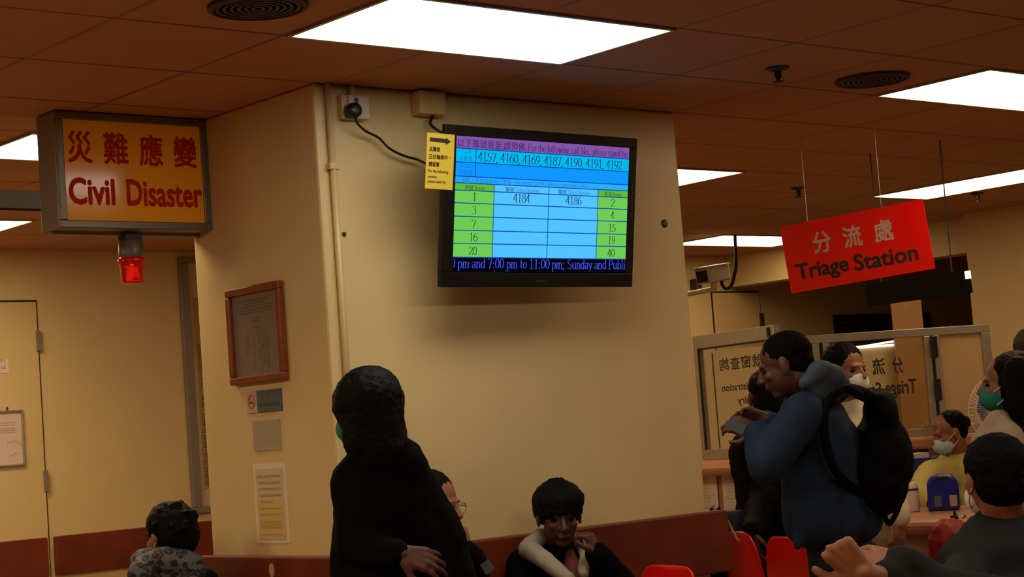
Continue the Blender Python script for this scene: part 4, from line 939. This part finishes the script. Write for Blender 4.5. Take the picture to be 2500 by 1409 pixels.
# ================================================================== PEOPLE
def tri(F):
    F = V(F).normalized(); R = F.cross(ZV).normalized(); U = R.cross(F).normalized(); return R, F, U
def head_prims(mb, c, F, neck, jaw=1.0, ears=True):
    R, F, U = tri(F); q = lambda x, y, z: c + R * x + F * y + U * z; fr = (R, F, U)
    mb.ell(q(0, -.016, .034), (.074, .096, .083), fr, 28)
    mb.ell(q(0, .022, -.026), (.061 * jaw, .070, .080), fr, 26)
    mb.ell(q(0, .052, -.088), (.030 * jaw, .030, .023), fr, 16)
    mb.ell(q(0, .079, .022), (.048, .014, .010), fr, 16)
    mb.cap(q(0, .088, .010), q(0, .108, -.026), .0085, .0135); 
    for x in (-.011, .011): mb.ell(q(x, .098, -.030), (.009, .010, .008), fr, 12)
    for x in (-.036, .036): mb.ell(q(x, .064, -.022), (.022, .02, .018), fr, 14)
    mb.ell(q(0, .088, -.053), (.024, .011, .0065), fr, 14); mb.ell(q(0, .086, -.064), (.021, .011, .007), fr, 14)
    if ears:
        for x in (-1, 1):
            mb.ell(q(x * .077, -.006, -.006), (.010, .020, .032), fr, 14); mb.ell(q(x * .079, -.002, -.030), (.007, .010, .012), fr, 12)
    mb.chain([q(0, -.028, -.055), V(neck)], [.056, .058])
    return q, fr
def hand_prims(mb, W, d, n, s=1, curl=.5, k=1.0, spread=.0):
    """W wrist, d towards the fingers, n back of the hand, s = +1/-1 side of the thumb along d x n"""
    d = V(d).normalized(); n = V(n); n = (n - d * n.dot(d)).normalized(); a = d.cross(n) * s
    W = V(W); q = lambda x, y, z=0: W + (d * x + a * y + n * z) * k
    for i, yy in enumerate((.026, .009, -.009, -.025)):
        mb.cap(q(0, yy * .55), q(.082 - .006 * abs(i - 1), yy * 1.05), .0145 * k, .0125 * k, 10)
    mb.ell(q(.045, 0), (.040 * k, .036 * k, .013 * k), (d, a, n), 14)
    for i, (yy, ln) in enumerate(((.027, .074), (.009, .084), (-.009, .078), (-.026, .060))):
        p = q(.084 - .006 * abs(i - 1), yy * 1.05); ang = .25 * curl; dirr = None
        r = .0086 * k * (.93 if i == 3 else 1)
        for j, fr_ in enumerate((.46, .30, .24)):
            ang += curl * (.75, .95, .6)[j] * (1 + .07 * i); sp = spread * (1.5 - i)
            dirr = (d * math.cos(ang) - n * math.sin(ang) + a * sp * .3).normalized(); p2 = p + dirr * ln * fr_ * k
            mb.cap(p, p2, r, r * .92, 10); p = p2; r *= .92
    p = q(.022, .030); d1_ = (d * .62 + a * .68 - n * .30).normalized(); p2 = p + d1_ * .040 * k; mb.cap(q(.008, .014), p, .014 * k, .0135 * k, 10); mb.cap(p, p2, .0125 * k, .0108 * k, 10)
    d2_ = (d * .9 + a * .18 - n * .40).normalized(); p3 = p2 + d2_ * .030 * k; mb.cap(p2, p3, .0108 * k, .009 * k, 10)
TOR = ((0, .158, .112), (.22, .150, .104), (.45, .152, .108), (.66, .170, .115), (.84, .172, .100), (.96, .105, .072))
def torso(mb, pel, neck, F, kw=1.0, kd=1.0, add=0.0, t0=0, t1=1, shape=TOR):
    pel, neck = V(pel), V(neck); ax = (neck - pel); Ln = ax.length; U = ax.normalized(); F = V(F); F = (F - U * F.dot(U)).normalized(); R = F.cross(U)
    for i in range(21):
        t_ = .96 * i / 20; k = max(j for j in range(len(shape) - 1) if shape[j][0] <= t_ + 1e-6)
        f = (t_ - shape[k][0]) / (shape[k + 1][0] - shape[k][0]); f = f * f * (3 - 2 * f)
        w_, d_ = (shape[k][n_] + (shape[k + 1][n_] - shape[k][n_]) * f for n_ in (1, 2))
        mb.ell(pel + ax * t_, (w_ * kw + add, d_ * kd + add, Ln * .12 + add), (R, F, U), 24)
PN = [0]
def person(label, head, hdir, neck, pelvis, tdir, shoulders, elbows, wrists, hands=(None, None), knees=None, ankles=None, top=None, leg='trouser', skin='skin',
           kw=1.0, arm_r=(.058, .050, .040), tadd=.022, hair=None, hair_mat='hair', mask=None, sleeve=(1, 1), hem=None, jaw=1.0, extra_top=None, group=None, top_name='jacket', topdisp=.012, eyes=True, vox=.0062):
    """joints are world points (left, right of the person)"""
    head, neck, pelvis = V(head), V(neck), V(pelvis); TF = V((tdir[0], tdir[1], 0)).normalized(); TR = TF.cross(ZV)
    base = V((pelvis.x, pelvis.y, 0))
    hipL, hipR = pelvis - TR * .085 - ZV * .03, pelvis + TR * .085 - ZV * .03
    if knees is None:
        knees = [h_ * .5 + V((h_.x, h_.y, .09)) * .5 + TF * .02 for h_ in (hipL, hipR)]
        ankles = [V((h_.x, h_.y, .085)) - TF * .01 for h_ in (hipL, hipR)]
    b_ = MB(); q, fr = head_prims(b_, head, hdir, neck, jaw)
    torso(b_, pelvis, neck, TF, .92 * kw, .92)
    for i_ in range(2):
        sh, el, wr = V(shoulders[i_]), V(elbows[i_]), V(wrists[i_])
        b_.chain([neck, sh, el, wr], [.05, .048, .038, .027])
        hs = hands[i_] or ((wr - el), TF, 1 if i_ else -1, .35, 1.0, .3)
        hand_prims(b_, wr, *hs)
        hp, kn, an = (hipL, hipR)[i_], V(knees[i_]), V(ankles[i_])
        b_.chain([hp, kn, an], [.082, .056, .040])
        b_.cap(an - ZV * .045, an - ZV * .05 + TF * .14, .034, .028)
    o_ = baked('person', b_, M[skin], base=base, voxel=vox, it=3); tag(o_, label, 'person', group)
    # clothing
    j_ = MB(); torso(j_, pelvis, neck, TF, kw, 1.05, tadd)
    for i_ in range(2):
        sh, el, wr = V(shoulders[i_]), V(elbows[i_]), V(wrists[i_])
        e_ = el + (wr - el) * (.97 * sleeve[i_])
        j_.chain([neck * .7 + sh * .3 - ZV * .02, sh, el, e_], [arm_r[0], arm_r[0] + .006, arm_r[1], arm_r[2]])
        if i_ == 1 and extra_top: extra_top(j_)
    j_.cap(neck - ZV * .02, neck + (head - neck) * .18, .075, .066)
    if hem: 
        for a_ in hem: j_.cap(*a_)
    baked(top_name, j_, M[top], o_, voxel=.011, it=5, disp=topdisp, dscale=.07)
    l_ = MB()
    for i_ in range(2):
        hp, kn, an = (hipL, hipR)[i_], V(knees[i_]), V(ankles[i_])
        l_.chain([pelvis + ZV * .02, hp, kn, an + ZV * .03], [.12, .10, .072, .058])
    baked('trousers', l_, M[leg], o_, voxel=.014, it=4)
    for i_ in range(2):
        an = V(ankles[i_]); sh_ = MB(); sh_.cap(an - ZV * .04 - TF * .03, an - ZV * .046 + TF * .15, .043, .036)
        baked('shoe', sh_, M['shoe'], o_, voxel=.01, it=3)
    if eyes:
        for x in (-.031, .031): obj('eye', MB().ell(q(x, .073, .001), (.013, .010, .0075), fr, 12), M['eye'], o_, smooth=True)
    if hair:
        h_ = MB(); hair(h_, q, fr); baked('hair', h_, M[hair_mat], o_, voxel=.0065, it=4, disp=.008, dscale=.016)
    if mask:
        m_ = MB(); m_.ell(q(0, .050, -.052), (.063 * jaw, .064, .052), fr, 24); m_.ell(q(0, .094, -.030), (.022, .022, .026), fr, 16)
        mo = baked('face_mask', m_, M[mask], o_, voxel=.006, it=3)
        st = MB()
        for x in (-1, 1):
            st.tube(smooth_path([q(x * .058, .055, -.028), q(x * .078, .02, -.005), q(x * .082, -.015, .012)]), .0022, 6); st.tube(smooth_path([q(x * .055, .045, -.078), q(x * .076, .01, -.05), q(x * .082, -.02, -.02)]), .0022, 6)
        obj('ear_loop', st, M['mask_white'], mo)
    return o_, q, fr
def hair_cap(low=.0, fringe=0, vol=1.0, back=0):
    def f(h, q, fr):
        h.ell(q(0, -.026, .046), (.083 * vol, .096 * vol, .084 * vol), fr, 26)
        h.ell(q(0, -.050, .005 - low), (.080 * vol, .066 * vol, .075 + low * .5), fr, 22)
        if fringe:
            for x in (-.05, -.025, 0, .025, .05): h.cap(q(x, .05, .085), q(x * 1.05, .083 - abs(x) * .45, .075 - fringe), .026, .012)
            for x in (-1, 1): h.cap(q(x * .068, .02, .06), q(x * .074, .022, -.005), .026, .014)
        if back: h.cap(q(0, -.07, -.02), q(0, -.075, -.02 - back), .06, .05)
    return f
def hair_buzz(h, q, fr):
    h.ell(q(0, -.022, .040), (.078, .097, .083), fr, 26); h.ell(q(0, -.052, -.005), (.070, .058, .060), fr, 20)

up = lambda p, z: V((p.x, p.y, z))
# --- woman in the black coat, standing, seen from behind, head turned left
hd = at(893, 1000, 5.9); nk = at(925, 1105, 5.92); pv = at(945, 1420, 5.95)
def long_hair(h, q, fr):
    h.ell(q(0, -.024, .050), (.096, .106, .086), fr, 26)
    h.cap(at(900, 985, 5.72), at(925, 1090, 5.68), 0.116, .082); h.cap(at(930, 1000, 5.78), at(960, 1100, 5.74), .068, .055); h.cap(at(872, 960, 5.70), at(880, 1080, 5.66), .066, .055)
tdw = FV * .95 - RV * .25
hd = at(891, 1000, 5.75); nk = at(925, 1110, 5.77); pv = at(955, 1425, 5.8)
person('person in a black coat with long black hair, standing, seen from behind before the pillar', hd, -RV * .80 + FV * .60 - ZV * .08, nk, pv, tdw,
       (at(868, 1165, 5.75), at(1000, 1190, 5.8)), (at(860, 1330, 5.70), at(1085, 1310, 5.83)), (at(978, 1352, 5.56), at(1080, 1440, 6.0)),
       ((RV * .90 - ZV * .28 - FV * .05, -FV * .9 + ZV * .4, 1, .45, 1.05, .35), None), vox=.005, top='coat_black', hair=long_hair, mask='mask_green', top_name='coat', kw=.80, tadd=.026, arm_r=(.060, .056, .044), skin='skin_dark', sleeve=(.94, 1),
       hem=[(at(866, 1180, 5.77), at(860, 1400, 5.77), .062, .075), (at(985, 1120, 5.8), at(1075, 1330, 5.83), .065, .090), (at(1060, 1280, 5.83), at(1105, 1430, 5.83), .085, .085), (at(935, 1090, 5.71), at(985, 1140, 5.73), .075, .075), (at(890, 1150, 5.74), at(905, 1230, 5.74), .07, .08), (at(965, 1180, 5.75), at(1000, 1300, 5.78), .09, .10), (at(905, 1400, 5.8), up(at(905, 1400, 5.8), .5), .12, .14), (at(1010, 1400, 5.8), up(at(1010, 1400, 5.8), .5), .14, .15)])
# --- seated person with glasses, mostly hidden behind the standing one
hd = at(1060, 1236, 6.47); nk = at(1050, 1335, 6.52)
sv = up(nk, .50) - FV * .04; fd = RV * .55 - FV * .83; hf = RV * .86 - FV * .50
SEATS = [('the seated person with glasses', sv)]
o, q, fr = person('seated person with glasses, hand at the mouth, half hidden behind the black coat', hd, hf - ZV * .12, nk, sv, fd,
       (nk + fd.cross(ZV) * -.16 - ZV * .07, nk + fd.cross(ZV) * .16 - ZV * .07), (at(1165, 1425, 6.42), at(1060, 1460, 6.37)), (at(1140, 1345, 6.32), at(1110, 1500, 6.12)),
       ((ZV * .95 - RV * .25, RV * .8 - FV * .5, -1, 1.2), None), knees=[sv + fd * .42 - fd.cross(ZV) * .08, sv + fd * .42 + fd.cross(ZV) * .08], ankles=[up(sv + fd * .42 - fd.cross(ZV) * .08, .085), up(sv + fd * .42 + fd.cross(ZV) * .08, .085)],
       top='coat_black', hair=hair_cap(.02, 0, 1.0), top_name='coat', skin='skin', vox=.0055, kw=1.1, tadd=.03)
gl = MB()
for x in (-1, 1): gl.tube([q(x * .033 + .024 * math.cos(2 * PI * i / 20), .098, -.002 + .019 * math.sin(2 * PI * i / 20)) for i in range(21)], .0016, 6); gl.tube([q(x * .057, .097, .004), q(x * .08, .0, .006)], .0016, 6)
gl.tube([q(-.009, .1, 0), q(.009, .1, 0)], .0016, 6)
obj('glasses', gl, M['steel'], o)
p = at(1190, 1385, 6.17)
tag(obj('pale_card', MB().slab(frame(p, RV * .8 + ZV * .45, ZV * .8 - RV * .45), -.017, -.02, .017, .02, -.004, .004), M['nosmoke_blue'], base=p), 'small pale grey card held by the seated person with glasses', 'card')
# --- boy with bowl haircut, hand on his cheek
hd = at(1365, 1258, 6.85); nk = at(1368, 1352, 6.92); sv = up(nk, .50) + FV * .06; fd = -FV * .97 + RV * .15; SEATS.append(('the young person with the white hood', sv))
def bowl(h, q, fr):
    h.ell(q(0, -.012, .052), (.098, .106, .080), fr, 28); h.ell(q(0, -.03, .02), (.096, .085, .075), fr, 24)
    for i in range(9):
        x = -.064 + .016 * i; h.cap(q(x, .055 - abs(x) * .3, .07), q(x * 1.02, .092 - abs(x) * .36, .037 - .005 * (i % 2) - abs(x) * .2), .030, .012)
    h.cap(q(.02, -.02, .12), q(-.015, .0, .134), .02, .012)
o, q, fr = person('seated young person with black bowl haircut and white hood, fist on the cheek', hd, fd - ZV * .22, nk, sv, fd,
       (at(1447, 1398, 6.9), at(1283, 1385, 6.9)), (at(1512, 1425, 6.75), at(1262, 1500, 6.8)), (at(1458, 1352, 6.70), at(1330, 1500, 6.55)),
       ((ZV * .95 - RV * .35, RV * .75 - FV * .35, -1, 1.15, .95, .2), None), vox=.005, knees=[sv + fd * .42 + RV * .1, sv + fd * .42 - RV * .1], ankles=[up(sv + fd * .42 + RV * .1, .085), up(sv + fd * .42 - RV * .1, .085)],
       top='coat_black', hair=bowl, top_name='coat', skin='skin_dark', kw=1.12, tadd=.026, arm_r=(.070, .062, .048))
obj('lips', MB().ell(q(0, .0955, -.059), (.022, .007, .009), fr, 14), M['lip'], o, smooth=True)
hm = MB()
hm.chain([at(1318, 1312, 6.9), at(1290, 1342, 6.84), at(1328, 1366, 6.72), at(1385, 1412, 6.66), at(1400, 1440, 6.66)], [.034, .040, .034, .028, .028]); hm.chain([at(1325, 1312, 6.96), at(1365, 1322, 7.02), at(1420, 1325, 6.94), at(1432, 1352, 6.82), at(1425, 1400, 6.72)], [.038, .05, .034, .028, .024])
baked('hood', hm, M['hood_white'], o, voxel=.009, it=5, disp=.008, dscale=.04)
sm_ = MB(); sm_.cap(at(1392, 1352, 6.83), at(1402, 1400, 6.78), .020, .042); sm_.cap(at(1402, 1400, 6.78), at(1410, 1450, 6.76), .042, .06)
baked('shirt', sm_, M['shirt_pink'], o, voxel=.009, it=4)
# --- older person at lower left, leopard scarf
hd = at(414, 1310, 6.85); nk = at(408, 1395, 6.85); sv = up(nk, .50) - FV * .05; fd = -RV * .75 + FV * .66; SEATS.append(('the person with the leopard scarf', sv))
def curly(h, q, fr):
    h.ell(q(0, -.02, .046), (.090, .104, .084), fr, 26); h.ell(q(0, -.055, .0), (.086, .068, .085), fr, 24)
    rnd = random.Random(3)
    for i in range(44):
        a_, b2 = rnd.uniform(0, 2 * PI), rnd.uniform(-.5, 1.2); c2 = math.cos(b2)
        x, y, z = .088 * c2 * math.cos(a_), -.03 + .100 * c2 * math.sin(a_), .035 + .092 * math.sin(b2)
        if y > .05 and z < .05: continue
        h.ell(q(x, y, z), (.0125, .0125, .0125), fr, 10)
o, q, fr = person('seated person with short curly black hair and leopard print scarf, lower left', hd, fd - ZV * .08, nk, sv, fd,
       (nk - fd.cross(ZV) * .17 - ZV * .07, nk + fd.cross(ZV) * .17 - ZV * .07), (nk - fd.cross(ZV) * .22 - ZV * .32, nk + fd.cross(ZV) * .22 - ZV * .32), (nk - fd.cross(ZV) * .16 - ZV * .38 + fd * .2, nk + fd.cross(ZV) * .16 - ZV * .38 + fd * .2),
       knees=[sv + fd * .42 - fd.cross(ZV) * .1, sv + fd * .42 + fd.cross(ZV) * .1], ankles=[up(sv + fd * .42 - fd.cross(ZV) * .1, .085), up(sv + fd * .42 + fd.cross(ZV) * .1, .085)],
       top='coat_black', hair=curly, top_name='coat', mask='mask_white', kw=1.0, tadd=.02)
sc_ = MB(); sc_.chain([at(352, 1372, 6.8), at(405, 1368, 6.72), at(465, 1378, 6.78), at(470, 1395, 6.95), at(400, 1385, 7.0), at(352, 1372, 6.8)], [.052, .05, .05, .05, .05, .052]); sc_.cap(at(350, 1398, 6.74), at(462, 1402, 6.78), .058, .058); sc_.ell(at(402, 1432, 6.8), (.13, .11, .075), (RV, FV, ZV), 24)
baked('scarf', sc_, M['leopard'], o, voxel=.009, it=4, disp=.014, dscale=.05)
# --- man in denim jacket with backpack
hd = at(1916, 892, 6.75); nk = at(1972, 985, 6.8); pv = at(2035, 1275, 6.82); fd = -RV * .96 + FV * .28
o, q, fr = person('standing person in a blue denim jacket with cropped hair, head bowed', hd, fd - ZV * .30, nk, pv, fd,
       (at(1962, 1012, 6.58), at(1985, 1005, 7.0)), (at(1872, 1138, 6.55), at(1895, 1130, 7.0)), (at(1846, 1052, 6.62), at(1868, 1022, 6.85)),
       ((-RV * .85 + ZV * .35, -FV * .8 + ZV * .35, -1, .7), (-RV * .85 + ZV * .30, FV * .5 + ZV * .6, 1, .55, 1, .4)), vox=.0055,
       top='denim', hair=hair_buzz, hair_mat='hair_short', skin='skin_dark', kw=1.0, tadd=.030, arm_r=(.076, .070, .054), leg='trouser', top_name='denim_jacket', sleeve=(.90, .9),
       hem=[(at(1985, 1080, 6.75), at(1985, 1265, 6.7), .12, .115), (at(2025, 1085, 6.85), at(2080, 1250, 6.85), .122, .125), (at(1972, 1270, 6.66), at(1946, 1335, 6.62), .06, .016)])
hd_ = MB(); hd_.chain([at(1968, 935, 6.66), at(2002, 905, 6.66), at(2035, 920, 6.74), at(2058, 950, 6.82), at(2035, 945, 6.98), at(1985, 920, 7.0)], [.030, .042, .048, .036, .040, .034]); hd_.cap(at(1990, 950, 6.7), at(2030, 955, 6.85), .055, .06)
baked('denim_hood', hd_, M['denim_light'], o, voxel=.010, it=5, disp=.012, dscale=.05)
# backpack on his back
bk = MB(); fr_ = (RV, FV, ZV)
bk.ell(at(2150, 1012, 6.85), (.062, .15, .10), fr_, 24); bk.ell(at(2152, 1110, 6.85), (.110, .17, .16), fr_, 26); bk.cap(at(2130, 975, 6.75), at(2155, 985, 6.8), .03, .05); bk.ell(at(2135, 1180, 6.85), (.125, .17, .13), fr_, 24); bk.cap(at(2080, 950, 6.68), at(2130, 975, 6.75), .024, .03)
bk.ell(at(2092, 1165, 6.85), (.07, .15, .135), fr_, 20)
bt = empty('backpack', at(2130, 1225, 6.85)); tag(bt, 'large black backpack worn by the person in denim', 'backpack')
baked('pack_body', bk, M['pack'], bt, voxel=.011, it=5, disp=.012, dscale=.06)
pk = MB(); pk.ell(at(2192, 1115, 6.85), (.055, .12, .125), fr_, 22); pk.ell(at(2180, 1185, 6.85), (.045, .11, .07), fr_, 20)
baked('front_pocket', pk, M['pack'], bt, voxel=.010, it=5, disp=.010, dscale=.05)
for k_ in (0, .38):
    st = MB(); st.tube(smooth_path([at(2100, 965, 6.66 + k_), at(2062, 948, 6.62 + k_), at(2020, 985, 6.56 + k_), at(2012, 1060, 6.54 + k_), at(2040, 1150, 6.58 + k_), at(2100, 1205, 6.72 + k_ * .8)]), .017, 8)
    obj('shoulder_strap', st, M['pack'], bt, smooth=True)
st = MB(); st.tube(smooth_path([at(2200, 1185, 6.7), at(2195, 1235, 6.68), at(2172, 1278, 6.68), at(2158, 1255, 6.7), at(2150, 1225, 6.72)]), .010, 8)
obj('loose_strap', st, M['pack'], bt, smooth=True)
p = at(1796, 1040, 6.6)
tag(obj('paper_slip', MB().slab(frame(p, RV * .8 - ZV * .5, ZV * .75 + RV * .4), -.03, -.02, .035, .02, -.001, .001), M['nosmoke_blue'], base=p), 'folded slip of paper in the hands of the person in denim', 'paper')
# --- dark padded-coat person beyond the denim jacket
hd = at(1868, 968, 8.40); nk = at(1892, 1050, 8.45); pv = at(1905, 1310, 8.45); fd = -RV * .3 + FV * .95
o, q, fr = person('person in a black padded coat, standing beyond the denim jacket, holding a blue bag', hd, fd, nk, pv, fd,
       (at(1890, 1085, 8.40), at(1935, 1085, 8.50)), (at(1868, 1200, 8.35), at(1960, 1200, 8.55)), (at(1838, 1298, 7.95), at(1990, 1290, 8.65)), ((-ZV * .98, -RV * .8 - FV * .4, -1, .5), None),
       top='coat_black2', hair=hair_cap(.03, 0, 1.0, .04), top_name='padded_coat', skin='skin_dark', kw=1.1, tadd=.04, arm_r=(.075, .07, .052), topdisp=.025, eyes=False,
       hem=[(at(1856, 1066, 8.35), at(1832, 1080, 7.92), .042, .046), (at(1905, 1300, 8.45), up(at(1905, 1300, 8.45), .55), .17, .18)])
# blue bag in the left hand
p = at(1800, 1296, 8.35)
bb = empty('blue_bag', up(p, p.z - .22)); tag(bb, 'dark blue cloth bag with a tan strap beside the pillar rail end', 'bag')
g_ = MB(); g_.ell(p, (.095, .06, .09), fr_, 22); g_.ell(p - ZV * .09 + RV * .015, (.115, .07, .12), fr_, 22); g_.cap(p + ZV * .075 - RV * .035, p + ZV * .06 + RV * .08, .022, .03); g_.cap(p + ZV * .03 + RV * .1, p - ZV * .02 + RV * .16, .04, .05)
baked('bag_body', g_, M['blue_bag'], bb, voxel=.011, it=4, disp=.02, dscale=.07)
st = MB(); st.tube(smooth_path([at(1776, 1272, 7.80), at(1788, 1296, 7.79), at(1803, 1322, 7.79)]), .006, 8); st.tube(smooth_path([at(1776, 1272, 7.80), at(1768, 1278, 7.84), at(1758, 1284, 7.90)]), .004, 8)
obj('strap', st, M['tan'], bb, smooth=True)
g_ = MB(); p = at(1756, 1300, 8.0); g_.ell(p, (.05, .05, .09), fr_, 18); g_.cap(p + ZV * .06, at(1755, 1246, 8.0), .03, .016); g_.ell(p - ZV * .14, (.06, .06, .12), fr_, 18)
tag(baked('dark_bundle', g_, M['coat_black'], base=p - ZV * .25, voxel=.010, it=4, disp=.01), 'black bundle beyond the end of the pillar rail', 'bag')
tw = MB(); b0 = V((PX1 + .02, PY - .02, zt_)); b0 = at_y(1734, 1237, PY - .02); b0.z = zt_ + .001
for du, dv in ((10, -13), (3, -9), (12, -5), (-3, -6)): tw.tube([b0, b0 + RV * du * .0016 - ZV * dv * .0016], .0025, 6)
tag(obj('twig', tw, M['ink'], base=b0), 'tiny dark twig lying on the end of the pillar rail', 'twig')
# --- masked man beyond, cream shirt
hd = at(2066, 912, 8.0); nk = at(2072, 1010, 8.05); pv = at(2120, 1270, 8.05); fd = RV * .55 - FV * .83
hd = at(2066, 906, 8.0)
o, q, fr = person('standing person in a white mask and cream shirt beyond the backpack', hd, fd - ZV * .06, nk, pv, fd,
       (at(2160, 1080, 7.95), at(2020, 1060, 8.15)), (at(2184, 1200, 7.9), at(2000, 1180, 8.15)), (at(2196, 1268, 7.85), at(2010, 1270, 8.05)), ((-ZV * .95 - RV * .1, RV * .6 - FV * .6, -1, .45), None),
       top='shirt_cream', hair=hair_cap(0, .0, 1.02), mask='mask_white', leg='jeans', top_name='shirt', kw=1.12, tadd=.034, arm_r=(.066, .058, .050), sleeve=(.95, 1),
       hem=[(at(2100, 1110, 8.05), at(2118, 1270, 8.05), .14, .15)])
# --- staff member in yellow gown behind the low counter
hd = at(2316, 1058, 10.10); nk = at(2338, 1128, 10.15); sv = up(nk, .50); fd = -RV * .82 - FV * .57; SEATS.append(('the staff member in the yellow gown', sv))
def bun(h, q, fr):
    h.ell(q(0, -.030, .044), (.080, .092, .080), fr, 26); h.ell(q(0, -.06, .0), (.072, .05, .06), fr, 20); h.ell(q(0, -.12, .03), (.035, .03, .035), fr, 14)
R3 = fd.cross(ZV)
o, q, fr = person('seated staff member in a yellow gown, blue mask and clear face shield', hd, -RV * .95 - FV * .28 - ZV * .22, nk, sv, fd,
       (at(2385, 1170, 10.10), at(2272, 1160, 9.95)), (at(2370, 1265, 9.90), at(2243, 1205, 9.75)), (at(2310, 1285, 9.65), at(2275, 1245, 9.55)), knees=[sv + fd * .38 - R3 * .1, sv + fd * .38 + R3 * .1], ankles=[up(sv + fd * .38 - R3 * .1, .085), up(sv + fd * .38 + R3 * .1, .085)],
       top='gown', hair=bun, mask='mask_blue', top_name='gown', kw=1.05, tadd=.03, arm_r=(.075, .07, .055), hem=[(at(2320, 1165, 10.05), at(2275, 1165, 9.92), .10, .085)])
vs_ = MB(); n_ = 14
for i in range(n_ + 1):
    a_ = math.radians(-75 + 150 * i / n_); x, y = .105 * math.sin(a_), .035 + .105 * math.cos(a_)
    vs_.v += [q(x, y, .075), q(x * .95, y * .98, -.13)]
vs_.f = [[2 * i, 2 * i + 2, 2 * i + 3, 2 * i + 1] for i in range(n_)]; vs_.mi = [0] * n_
obj('face_shield', vs_, M['clear'], o, smooth=True)
bd_ = MB(); bd_.tube([q(.106 * math.sin(math.radians(a_)), .03 + .106 * math.cos(math.radians(a_)), .075) for a_ in range(-80, 81, 10)], .0022, 8); obj('shield_band', bd_, M['nosmoke_blue'], o)
# --- person with green mask, right
hd = at(2460, 938, 7.1); nk = at(2476, 1030, 7.15); pv = at(2484, 1330, 7.2); fd = -RV * .90 + FV * .25
def long2(h, q, fr):
    h.ell(q(0, -.034, .046), (.092, .098, .084), fr, 26); h.cap(at(2492, 930, 7.05), at(2514, 1060, 7.0), .088, .070); h.cap(at(2484, 900, 6.98), at(2484, 1010, 6.98), .05, .035)
R3 = fd.cross(ZV)
person('standing person with long black hair, green mask and beige coat at the right', hd, fd, nk, pv, fd, (at(2454, 1080, 6.95), at(2494, 1080, 7.35)), (at(2444, 1210, 6.9), at(2504, 1210, 7.4)), (at(2414, 1300, 6.9), at(2474, 1300, 7.4)),
       top='coat_beige', hair=long2, mask='mask_green', top_name='coat', kw=1.05, tadd=.035, arm_r=(.07, .062, .05), hem=[(at(2439, 1030, 7.0), at(2406, 1085, 6.98), .05, .06), (at(2454, 1060, 7.1), at(2434, 1200, 7.1), .09, .11)])
# --- head just inside the right edge
hd = at(2520, 868, 8.6); nk = at(2525, 945, 8.6); pv = at(2525, 1240, 8.6)
person('person with dark brown hair, only the hair showing at the right edge', hd, FV, nk, pv, FV, (at(2485, 1000, 8.6), at(2565, 1000, 8.6)), (at(2480, 1130, 8.6), at(2575, 1130, 8.6)), (at(2480, 1240, 8.5), at(2575, 1240, 8.5)), top='coat_beige', hair=hair_cap(.03, 0, 1.08, .03), hair_mat='hair_brown', eyes=False)
# --- foreground seated person in dark grey jacket
hd = at(2428, 1168, 5.0); nk = at(2448, 1300, 5.0); sv = up(nk, .50); fd = FV * .96 - RV * .28; SEATS.append(('the person in the dark grey jacket', sv))
hd_f = FV * .97 - RV * .25
R3 = fd.cross(ZV)
def short_full(h, q, fr):
    h.ell(q(0, -.022, .040), (.086, .100, .086), fr, 26); h.ell(q(0, -.048, -.006), (.082, .066, .078), fr, 22)
o, q, fr = person('seated person in a dark grey jacket in the right foreground, seen from behind, hands clasped', hd, hd_f, nk, sv, fd,
       (at(2378, 1400, 4.95), at(2590, 1350, 5.05)), (at(2320, 1455, 4.70), at(2560, 1480, 4.9)), (at(2190, 1372, 4.50), at(2108, 1402, 4.42)),
       ((-RV * .99 + ZV * .02, ZV * .75 - FV * .6, 1, .55, 1.15, .3), (-RV * .62 + ZV * .72, -FV * .75 + ZV * .35 - RV * .3, -1, 1.5, 1.15, 0)), vox=.0052,
       knees=[sv + fd * .42 - R3 * .1, sv + fd * .42 + R3 * .1], ankles=[up(sv + fd * .42 - R3 * .1, .085), up(sv + fd * .42 + R3 * .1, .085)],
       top='jacket_grey', hair=short_full, hair_mat='hair_short', mask='mask_white', kw=.98, tadd=.030, arm_r=(.075, .062, .050), sleeve=(.96, .9), eyes=False,
       hem=[(at(2400, 1362, 4.97), at(2450, 1300, 5.0), .05, .05), (at(2450, 1285, 5.0), at(2540, 1300, 5.05), .05, .06)])

for k_, (who, p_) in enumerate(SEATS):
    t = empty('stool', (p_.x, p_.y, 0)); tag(t, 'low round stool under ' + who, 'stool')
    obj('seat', MB().lathe((p_.x, p_.y, .31), [(.15, 0), (.16, .01), (.16, .03), (.145, .04)], seg=28), M['black'], t)
    for a_ in range(4): c_, s_ = math.cos(PI / 4 + a_ * PI / 2), math.sin(PI / 4 + a_ * PI / 2); obj('leg', MB().tube([(p_.x + .12 * c_, p_.y + .12 * s_, .31), (p_.x + .17 * c_, p_.y + .17 * s_, 0)], .012, 8), M['steel'], t)
